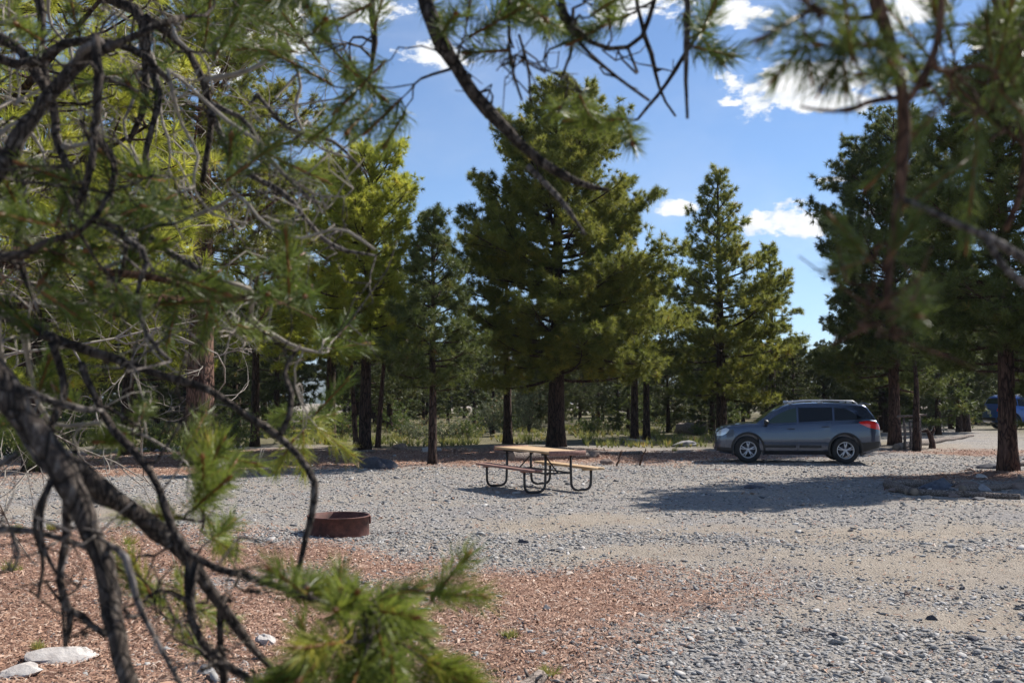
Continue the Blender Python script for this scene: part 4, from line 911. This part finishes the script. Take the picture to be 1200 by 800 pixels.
L3 = LB([(-40, 345, 1.9, 20), (30, 380, 1.85, 16), (75, 402, 1.8, 16), (140, 422, 1.8, 14), (200, 440, 1.8, 13), (250, 460, 1.8, 12), (290, 488, 1.8, 11), (325, 512, 1.8, 11), (350, 532, 1.78, 11), (367, 560, 1.76, 10), (364, 600, 1.75, 9), (354, 645, 1.75, 8), (344, 690, 1.75, 6)], 2.15, .03)
LB([(327, 512, 1.8, 9), (338, 490, 1.8, 8), (342, 465, 1.82, 7), (335, 430, 1.85, 6), (352, 405, 1.85, 5)])
L4 = LB([(95, 425, 1.75, 9), (130, 500, 1.7, 12), (158, 530, 1.66, 13), (186, 570, 1.62, 12), (199, 610, 1.6, 12), (216, 637, 1.58, 12), (250, 660, 1.56, 12), (295, 676, 1.54, 11), (340, 692, 1.52, 9), (388, 708, 1.5, 7), (430, 712, 1.48, 5)])
L5 = LB([(80, 575, 1.52, 12), (78, 640, 1.52, 13), (74, 690, 1.52, 12), (82, 715, 1.52, 11), (77, 757, 1.52, 7)]); LB([(82, 712, 1.52, 10), (103, 727, 1.52, 9), (125, 745, 1.5, 9)])
LB([(122, 640, 1.5, 9), (148, 655, 1.46, 11), (158, 690, 1.45, 11), (166, 720, 1.44, 9), (190, 765, 1.43, 7), (215, 810, 1.43, 5)], bark=M['bark_grey'])
LB([(60, 560, 1.5, 8), (40, 615, 1.5, 6), (52, 660, 1.5, 6), (45, 700, 1.5, 4)]); LB([(70, 545, 1.5, 6), (50, 590, 1.46, 7), (52, 640, 1.46, 6), (66, 672, 1.46, 4)])
LB([(10, 480, 1.7, 10), (60, 555, 1.7, 8), (112, 588, 1.7, 8), (160, 600, 1.75, 6), (240, 610, 1.8, 4)], bark=M['bark_grey'])
LB([(20, 530, 1.6, 8), (0, 545, 1.6, 9), (-30, 620, 1.6, 9), (10, 622, 1.6, 9), (60, 626, 1.6, 8), (130, 650, 1.6, 6)], bark=M['bark_grey'])
LB([(15, 450, 1.6, 8), (50, 465, 1.62, 9), (95, 478, 1.66, 9), (120, 480, 1.7, 6)], bark=M['bark_grey'])
# upper left
U1 = LB([(-60, 250, 1.7, 30), (-5, 205, 1.7, 26), (35, 140, 1.7, 24), (70, 98, 1.7, 22), (108, 66, 1.7, 18), (165, 38, 1.7, 12), (215, 20, 1.75, 8)], 2.35, .04, bark=M['bark_dark'])
LB([(112, 40, 1.65, 14), (114, 90, 1.65, 15), (110, 150, 1.65, 14), (104, 205, 1.65, 12), (90, 245, 1.66, 8)])
LB([(75, 95, 1.7, 10), (100, 62, 1.68, 13), (118, 48, 1.66, 10)], bark=M['bark_grey'])
U2 = LB([(-60, 20, 2.0, 22), (20, 55, 2.0, 18), (55, 110, 2.0, 16), (70, 175, 2.0, 12), (105, 240, 2.0, 10), (150, 262, 2.0, 8), (205, 262, 2.0, 5)], 2.9, .035)
U3 = LB([(60, -60, 2.2, 26), (120, -10, 2.2, 22), (165, 20, 2.2, 18), (172, 70, 2.2, 15), (168, 120, 2.2, 11), (150, 165, 2.2, 7)], 3.1, .04)
U4 = LB([(170, 20, 2.2, 13), (215, 55, 2.2, 12), (240, 105, 2.2, 11), (245, 160, 2.2, 9), (236, 215, 2.2, 6)])
LB([(245, 120, 2.2, 8), (285, 140, 2.2, 7), (318, 190, 2.2, 6), (365, 235, 2.2, 5)], bark=M['bark_grey'])
LB([(-30, 290, 1.5, 16), (20, 300, 1.5, 13), (60, 283, 1.5, 10), (95, 270, 1.5, 8), (130, 225, 1.5, 5)])
U5 = LB([(60, 300, 1.8, 10), (130, 320, 1.85, 10), (200, 330, 1.9, 9), (250, 348, 1.9, 8), (300, 345, 1.9, 7), (350, 328, 1.9, 5)], bark=M['bark_brown'])
for pts, bk in (([(-40, 150, 2.1, 14), (10, 190, 2.1, 13), (30, 240, 2.1, 12), (20, 300, 2.1, 10), (40, 350, 2.1, 7)], 'bark_dark'), ([(20, -40, 2.0, 16), (50, 10, 2.0, 13), (45, 60, 2.0, 12), (60, 110, 2.0, 10)], 'bark_dark'),
    ([(172, 60, 2.2, 10), (185, 120, 2.15, 9), (170, 180, 2.1, 8), (182, 240, 2.1, 7), (160, 300, 2.1, 5)], 'bark_dark'), ([(110, 150, 1.8, 10), (135, 190, 1.8, 9), (128, 240, 1.8, 8), (150, 285, 1.8, 6), (140, 330, 1.8, 4)], 'bark_dark'),
    ([(245, 130, 2.2, 9), (275, 190, 2.2, 8), (330, 225, 2.2, 7), (395, 290, 2.2, 5), (440, 300, 2.2, 3)], 'bark_grey'), ([(150, 262, 2.0, 8), (185, 285, 2.0, 9), (225, 312, 2.0, 8), (262, 330, 2.0, 6)], 'bark_grey'),
    ([(90, 250, 1.8, 7), (150, 282, 1.8, 8), (172, 300, 1.8, 8), (160, 352, 1.8, 6), (175, 400, 1.8, 6), (200, 425, 1.8, 5)], 'bark_grey'), ([(-20, 60, 1.9, 18), (30, 75, 1.9, 16), (90, 50, 1.9, 13), (160, 60, 1.9, 10), (200, 95, 1.9, 7)], 'bark_dark'),
    ([(60, 400, 1.75, 10), (75, 450, 1.75, 12), (60, 500, 1.7, 12), (70, 540, 1.6, 10)], 'bark_dark'), ([(300, 110, 2.1, 6), (340, 150, 2.1, 6), (390, 165, 2.1, 5), (430, 205, 2.1, 3)], 'bark_grey')): LB(pts, bark=M[bk])
# upper centre limb
C1 = LB([(300, -330, 1.9, 34), (420, -160, 1.85, 32), (478, -50, 1.8, 26), (500, 0, 1.8, 24), (520, 50, 1.8, 23), (546, 92, 1.8, 22), (574, 127, 1.8, 20), (600, 163, 1.8, 17), (638, 192, 1.8, 15), (682, 214, 1.8, 11), (712, 222, 1.8, 6)], 3.4, .05, bark=M['bark_dark'])
LB([(618, 196, 1.8, 8), (640, 215, 1.8, 8), (662, 240, 1.8, 7), (686, 276, 1.8, 4)], bark=M['bark_grey'])
C2 = LB([(380, -140, 2.0, 18), (430, -70, 2.0, 15), (436, 0, 2.0, 10), (437, 60, 2.0, 7), (432, 105, 2.0, 5)])
C3 = LB([(560, -120, 1.7, 16), (650, -30, 1.7, 12), (665, 20, 1.7, 10), (690, 48, 1.7, 7), (725, 58, 1.7, 7), (745, 50, 1.7, 6), (760, 20, 1.7, 6), (772, -20, 1.7, 5)])
LB([(630, -40, 1.7, 7), (665, 30, 1.7, 6), (700, 70, 1.7, 5), (730, 95, 1.7, 4), (762, 118, 1.7, 4)]); LB([(742, -30, 1.8, 6), (752, 30, 1.8, 6), (766, 75, 1.8, 6), (776, 112, 1.8, 4), (792, 136, 1.8, 3)]); LB([(840, 10, 1.8, 4), (810, 52, 1.8, 5), (786, 90, 1.8, 6), (764, 120, 1.8, 5), (748, 140, 1.8, 3)])
LB([(806, -60, 1.6, 12), (806, 0, 1.6, 9), (804, 60, 1.6, 7), (806, 140, 1.6, 4)])
LB([(672, 10, 1.7, 5), (668, 60, 1.7, 4), (658, 95, 1.7, 3)]); LB([(598, 0, 1.7, 5), (597, 50, 1.7, 4), (602, 90, 1.7, 4), (612, 118, 1.7, 3)]); LB([(608, 40, 1.7, 4), (618, 78, 1.7, 4), (622, 120, 1.7, 3)])
g_ = np.random.default_rng(21)
up = [l for l in TL.limbs if np.array(l['P'])[:, 2].max() > 1.85]
def clump(cx_, cy_, rx, ry, d, n_, sd=.18, big=1., tree=None, lbs=None, ln=None):
    n = n_ if cy_ > 600 or tree is not None else int(n_*(.36 if cx_ < 430 and cy_ < 300 else .5)+.5)
    for _ in range(n):
        a = g_.uniform(0, 6.28); r_ = math.sqrt(g_.uniform(0, 1)); (tree or TL).grow(at(cx_+rx*r_*math.cos(a), cy_+ry*r_*math.sin(a), d+g_.normal(0, sd)), True, .15, big=big, lbs=lbs, ln=ln)
def bare(cx_, cy_, rx, ry, d, n, sd=.25, bow=.45, lbs=None, tree=None):
    for _ in range(n): (tree or TL).grow(at(cx_+rx*g_.uniform(-1, 1), cy_+ry*g_.uniform(-1, 1), d+g_.normal(0, sd)), False, bow, lbs=lbs)
for pts in ([(135,90),(159,110),(145,142),(162,189),(179,223)], [(179,68),(186,105),(189,142),(198,169),(198,196)], [(245,123),(270,145),(300,165),(314,189),(338,209),(371,230)], [(34,152),(54,189),(56,206)], [(7,120),(30,115),(56,101)], [(7,233),(30,243),(52,260)],
    [(154,280),(182,282),(216,304),(243,322),(260,338)], [(91,356),(125,354),(155,349),(182,375)], [(135,324),(152,341),(167,361),(169,395),(189,422),(216,442)], [(91,321),(128,338)], [(297,375),(324,395),(351,408),(375,413)], [(13,446),(50,462),(84,476),(118,479)], [(67,496),(128,496),(169,510),(203,530)],
    [(215,150),(232,180),(226,215),(250,250),(290,262)], [(120,160),(150,175),(165,210),(150,240)], [(330,60),(352,95),(345,130),(372,170),(410,185)], [(280,230),(310,262),(350,280),(400,268),(440,292)], [(200,20),(210,50),(240,70),(250,110)], [(60,30),(85,60),(80,95),(98,130)]):
    d_ = g_.uniform(1.9, 2.3); w0 = g_.uniform(3.6, 6); T3 = [(a, b, d_, w0*(1-.55*i/len(pts))) for i, (a, b) in enumerate(pts)]; w_, rr_ = tr(T3); k_ = TL.nearest(w_[0], up); p0 = np.array(k_[1]['P'][k_[2]]); mid_ = (p0+w_[0])/2+g_.normal(0, .02, 3)
    TL.limb([p0, mid_]+w_, [min(k_[1]['R'][k_[2]]*.8, .008), rr_[0]*1.05]+rr_, bark=M['twig_pale'])
# bare curly twigs first, then the needled shoots
bare(200, 200, 210, 200, 2.2, 120); bare(90, 200, 110, 200, 1.9, 50); bare(300, 250, 120, 120, 2.3, 30); bare(110, 440, 120, 90, 1.8, 26); bare(200, 700, 110, 90, 1.6, 22, .12); bare(640, 60, 130, 60, 1.75, 14, .1); bare(60, 620, 70, 60, 1.55, 8, .1)
clump(260, 350, 85, 38, 1.95, 20, .12); clump(335, 325, 40, 30, 1.95, 10, .1); clump(170, 335, 60, 40, 1.9, 12, .15)
clump(425, 722, 48, 22, 1.5, 19, .06, 1.0, ln=.07); clump(425, 780, 80, 30, 1.42, 20, .07, 1.0); clump(356, 692, 18, 8, 1.6, 5, .05, ln=.06); clump(505, 700, 8, 8, 1.5, 2, .02, ln=.07); clump(510, 778, 14, 14, 1.45, 4, .03, ln=.06); clump(330, 790, 50, 20, 1.5, 7, .05)
clump(215, 555, 50, 35, 1.9, 10, .1); clump(232, 610, 30, 30, 1.85, 6, .1); clump(225, 740, 30, 40, 1.9, 3, .1); clump(185, 690, 25, 30, 1.9, 3, .1)
clump(75, 330, 90, 70, 1.7, 22, .2); clump(60, 250, 80, 60, 1.8, 16, .2); clump(215, 225, 70, 40, 1.9, 16, .15); clump(290, 195, 40, 30, 1.9, 7, .1)
clump(60, 60, 90, 60, 2.2, 18, .25); clump(200, 80, 110, 70, 2.4, 22, .25); clump(310, 40, 90, 50, 2.0, 22, .3); clump(420, 60, 60, 60, 1.9, 15, .15, lbs=[C1, C2]); clump(455, 125, 45, 35, 1.9, 10, .1, lbs=[C1, C2]); clump(520, 20, 60, 30, 1.8, 8, .1)
clump(640, 15, 70, 28, 1.7, 16, .1); clump(735, 5, 50, 25, 1.7, 9, .1); clump(820, 30, 22, 40, 1.6, 7, .06); clump(735, 150, 18, 14, 1.75, 3, .03); clump(665, 120, 60, 20, 1.8, 4, .05); clump(590, 45, 30, 20, 1.8, 4, .05)
clump(380, 20, 60, 40, 1.6, 12, .15); clump(395, 410, 28, 20, 2.3, 5, .05); clump(20, 480, 50, 40, 1.9, 8, .1); clump(120, 500, 60, 30, 2.0, 7, .1); clump(355, 495, 36, 30, 2.4, 11, .1)
TL.finish()
g1 = float(hgt(2.9, 1.6))
TR = NearTree((2.9, 1.6, g1), [(2.9, 1.6, g1-.2), (2.9, 1.6, g1+1), (2.87, 1.6, g1+2.4), (2.8, 1.58, g1+3.4), (2.75, 1.5, g1+4.6)], [.15, .125, .11, .09, .05], M['bark_brown'], 'needle_near2', 'pine close by on the right whose drooping blurred branch hangs in front of the sky', 2)
def RB(pts, z=None, r=.02, **k):
    w, rr = tr(pts, [np.array([2.85, 1.6, z])] if z is not None else [], [r] if z is not None else []); return TR.limb(w, rr, **k)
R1 = RB([(1150, -420, 1.15, 30), (1040, -200, 1.05, 26), (1012, -50, 1.0, 23), (1030, 18, 1.0, 22), (1050, 80, 1.0, 20), (1060, 140, 1.0, 19), (1056, 220, 1.0, 18), (1046, 285, 1.0, 14), (1039, 335, 1.0, 10), (1046, 385, 1.0, 6)], 2.9, .035)
R2 = RB([(1050, 228, 1.0, 9), (1090, 246, 1.0, 11), (1150, 272, 1.02, 13), (1200, 305, 1.05, 14), (1290, 340, 1.1, 18)], None, bark=M['bark_grey'])
RB([(1150, 270, 1.02, 8), (1178, 312, 1.02, 9), (1215, 345, 1.02, 9)], bark=M['bark_grey']); RB([(1058, 128, 1.0, 9), (1078, 98, 1.0, 10), (1096, 50, 1.0, 10), (1104, -10, 1.0, 10), (1100, -80, 1., 10)])
R3 = RB([(1155, -60, 1.3, 12), (1168, 10, 1.3, 10), (1182, 70, 1.3, 9), (1192, 130, 1.3, 8), (1204, 190, 1.3, 6)]); RB([(1056, 112, 1.0, 9), (1028, 116, 1.0, 8), (1000, 126, 1.0, 6), (968, 130, 1.0, 5), (938, 124, 1.0, 3)]); RB([(1032, 20, 1.0, 10), (990, 22, 1.0, 8), (955, 8, 1.0, 7), (925, -12, 1.0, 5)])
RB([(1200, 170, 1.2, 10), (1196, 220, 1.2, 9), (1178, 270, 1.2, 7)]); RB([(1110, -150, 1.2, 18), (1165, -70, 1.3, 14), (1240, -20, 1.4, 14)])
def rc(*a, **k): clump(*a, tree=TR, **k)
rc(960, 18, 50, 30, 1.0, 6, .04, .9, ln=.05); rc(1010, 40, 30, 30, 1.0, 4, .04, .9, ln=.05); rc(1030, 110, 20, 30, 1.0, 1, .03, .9, ln=.05); rc(1130, 40, 80, 60, 1.25, 13, .1, .8); rc(1150, 140, 60, 50, 1.2, 9, .1, .8); rc(1100, 130, 30, 40, 1.05, 2, .05, .8)
rc(1025, 300, 22, 10, 1.0, 2, .03, .8, ln=.035); rc(1060, 355, 20, 10, 1.0, 3, .03, .8, ln=.035); rc(1015, 290, 14, 10, 1.0, 1, .03, .8, ln=.04); bare(1040, 350, 50, 40, 1.0, 6, .03, .3, tree=TR); rc(1190, 60, 40, 60, 1.3, 12, .1)
TR.finish(K=100, nl=.040, st=.5)
# crowns of the two near pines continue above the picture
for T_, x_, y_, sd in ((TL, -1.75, 1.6, 61), (TR, 2.9, 1.6, 62)):
    mb, C, A, S, T2 = pine_data(sd, 6.5, .10, 3.9 if T_ is TR else 3.3, roundish(1.5, .3), 26, dens=1.2)
    mb.V = mb.V; b_ = mb.build('branch', T_.bark, T_.root, smooth=True); V, f, t = tuft_arrays(C, A, S*.6, 60, .004, T2); mesh_np('crown', V, [f], M[T_.needle], T_.root, attrs={'tint': t})
# second pine a few metres behind the near one, out of frame to the left: fine curly dead twigs
pine((-4.7, 7.6), pine_data(31, 8.0, .20, 2.5, roundish(3.0, .6), 60, dens=.95, gapf=.25), M['bark'], M['needle_sunlit'], K=64, width=.0058, label='bushy pine behind the gnarled branches at the left edge', sscale=.82, dead=dead_twigs(9, 1.9, 6.5, 46, 2.6, .017, azr=(-1.6, 1.5), sub=6, curl=.45))
hz = MB(); hz.box((0, 1000, 84.5), (9600, 9000, 235)); hz = hz.build('haze'); tag(hz, kind='stuff')
m, nt, b, out = newmat('air_haze'); nt.nodes.remove(b); pv = N(nt, 'ShaderNodeVolumePrincipled'); pv.inputs['Density'].default_value = .00014; pv.inputs['Color'].default_value = (.72, .84, 1, 1); L(nt, pv.outputs[0], out.inputs['Volume']); hz.data.materials.append(m)
# ------------------------------------------------------------------ light, sky with clouds, camera
SUN_AZ = math.atan2(.59, .81); SUN_EL = R(44)
w = bpy.data.worlds.new('World'); sc.world = w; w.use_nodes = True; nt = w.node_tree; bg = nt.nodes['Background']; wo = nt.nodes['World Output']
sky = N(nt, 'ShaderNodeTexSky', sky_type='NISHITA', sun_disc=False, sun_elevation=SUN_EL, sun_rotation=math.pi/2-SUN_AZ, air_density=1.0, dust_density=.15, ozone_density=3.0, altitude=1800)
L(nt, mixc(nt, 1., sky.outputs[0], (.92, 1.0, 1.08), 'MULTIPLY'), bg.inputs[0]); bg.inputs[1].default_value = .082
tc = N(nt, 'ShaderNodeTexCoord'); sx = N(nt, 'ShaderNodeSeparateXYZ'); L(nt, tc.outputs['Generated'], sx.inputs[0])
mx = N(nt, 'ShaderNodeMath', operation='MAXIMUM'); L(nt, sx.outputs['Z'], mx.inputs[0]); mx.inputs[1].default_value = .02
# azimuth / elevation style coordinates of the sky direction
def math_(op, a, b=None, c=None):
    n = nt.nodes.new('ShaderNodeMath'); n.operation = op
    for i, v in enumerate((a, b, c)):
        if v is None: continue
        if isinstance(v, (int, float)): n.inputs[i].default_value = v
        else: L(nt, v, n.inputs[i])
    return n.outputs[0]
az = math_('ARCTAN2', sx.outputs['X'], sx.outputs['Y']); elv = math_('ARCSINE', sx.outputs['Z'])
cb_ = N(nt, 'ShaderNodeCombineXYZ'); L(nt, az, cb_.inputs[0]); L(nt, elv, cb_.inputs[1])
n1 = N(nt, 'ShaderNodeTexNoise', i_Scale=24., i_Detail=10., i_Roughness=.62); mp = N(nt, 'ShaderNodeMapping'); mp.inputs['Scale'].default_value = (1, 1.7, 1); L(nt, cb_.outputs[0], mp.inputs[0]); L(nt, mp.outputs[0], n1.inputs['Vector'])
nz = math_('MULTIPLY_ADD', n1.outputs['Fac'], 5.2, -2.6)
def azel(px, py):
    d = ray(px, py); d = d/np.linalg.norm(d); return math.atan2(d[0], d[1]), math.asin(d[2])
acc = None
for (px, py, rx, ry) in [(945, 110, 105, 44), (985, 118, 55, 24), (855, 122, 22, 10), (925, 262, 55, 26), (797, 245, 26, 14), (1065, 8, 62, 40), (745, 8, 70, 34), (505, 66, 40, 22), (975, 210, 24, 7), (865, 15, 40, 22), (330, 40, 60, 40), (250, 80, 45, 25), (1180, 40, 60, 40), (310, 285, 30, 18), (420, 10, 60, 30), (1040, 250, 50, 20), (-400, 200, 300, 50), (1700, 260, 300, 60), (1900, -100, 260, 70), (-700, -100, 300, 90)]:
    a, e = azel(px, py); a2, _ = azel(px+rx, py); _, e2 = azel(px, py-ry)
    u = math_('DIVIDE', math_('SUBTRACT', az, a), abs(a2-a)); v = math_('DIVIDE', math_('SUBTRACT', elv, e), abs(e2-e)); v = math_('MULTIPLY', v, math_('MULTIPLY_ADD', math_('LESS_THAN', v, 0.), .5, 1.))
    d = math_('SUBTRACT', 1., math_('SQRT', math_('ADD', math_('MULTIPLY', u, u), math_('MULTIPLY', v, v)))); d = math_('MAXIMUM', d, -1.5)
    acc = d if acc is None else math_('MAXIMUM', acc, d)
dens = math_('ADD', math_('MULTIPLY', acc, 1.5), nz)
cr_ = ramp(nt, dens, [(.0, (0, 0, 0)), (.7, (1, 1, 1))]); cr_.color_ramp.interpolation = 'EASE'
n3_ = N(nt, 'ShaderNodeTexNoise', i_Scale=38., i_Detail=6., i_Roughness=.55); L(nt, mp.outputs[0], n3_.inputs['Vector'])
shade_ = math_('ADD', math_('MULTIPLY', n3_.outputs['Fac'], 1.1), math_('MULTIPLY', dens, .12))
cc = ramp(nt, shade_, [(.35, (.66, .72, .80)), (.72, (1, 1, 1))])
bg2 = N(nt, 'ShaderNodeBackground'); L(nt, cc.outputs[0], bg2.inputs[0]); bg2.inputs[1].default_value = .70
# thin veil so the blue is not uniform
n2 = N(nt, 'ShaderNodeTexNoise', i_Scale=3.2, i_Detail=5., i_Roughness=.55); L(nt, mp.outputs[0], n2.inputs['Vector'])
veil = math_('MULTIPLY', ramp(nt, n2.outputs['Fac'], [(.42, (0, 0, 0)), (.8, (1, 1, 1))]).outputs[0], .35)
fac = math_('MAXIMUM', cr_.outputs[0], veil)
ms = N(nt, 'ShaderNodeMixShader'); L(nt, fac, ms.inputs[0]); L(nt, bg.outputs[0], ms.inputs[1]); L(nt, bg2.outputs[0], ms.inputs[2]); L(nt, ms.outputs[0], wo.inputs[0])
sl = bpy.data.lights.new('sun', 'SUN'); sl.energy = 5.0; sl.angle = R(.53); sl.color = (1, .95, .87); so = bpy.data.objects.new('sun', sl); COL.objects.link(so)
sd = Vector((math.cos(SUN_AZ)*math.cos(SUN_EL), math.sin(SUN_AZ)*math.cos(SUN_EL), math.sin(SUN_EL))); so.rotation_euler = sd.to_track_quat('Z', 'Y').to_euler(); so.location = (20, 10, 30)
cam = bpy.data.cameras.new('camera'); co = bpy.data.objects.new('camera', cam); COL.objects.link(co); sc.camera = co
cam.sensor_width = 36; cam.lens = 35; co.location = (0, 0, EYE); co.rotation_euler = (R(90)+PITCH, 0, 0); cam.clip_start = .05; cam.clip_end = 12000
cam.dof.use_dof = True; cam.dof.focus_distance = 19; cam.dof.aperture_fstop = 5.6
sc.view_settings.view_transform = 'Standard'; sc.view_settings.look = 'None'; sc.view_settings.gamma = 1; sc.view_settings.exposure = .74
sc.cycles.use_denoising = True; sc.cycles.max_bounces = 8; sc.cycles.transparent_max_bounces = 8; sc.cycles.sample_clamp_indirect = 6
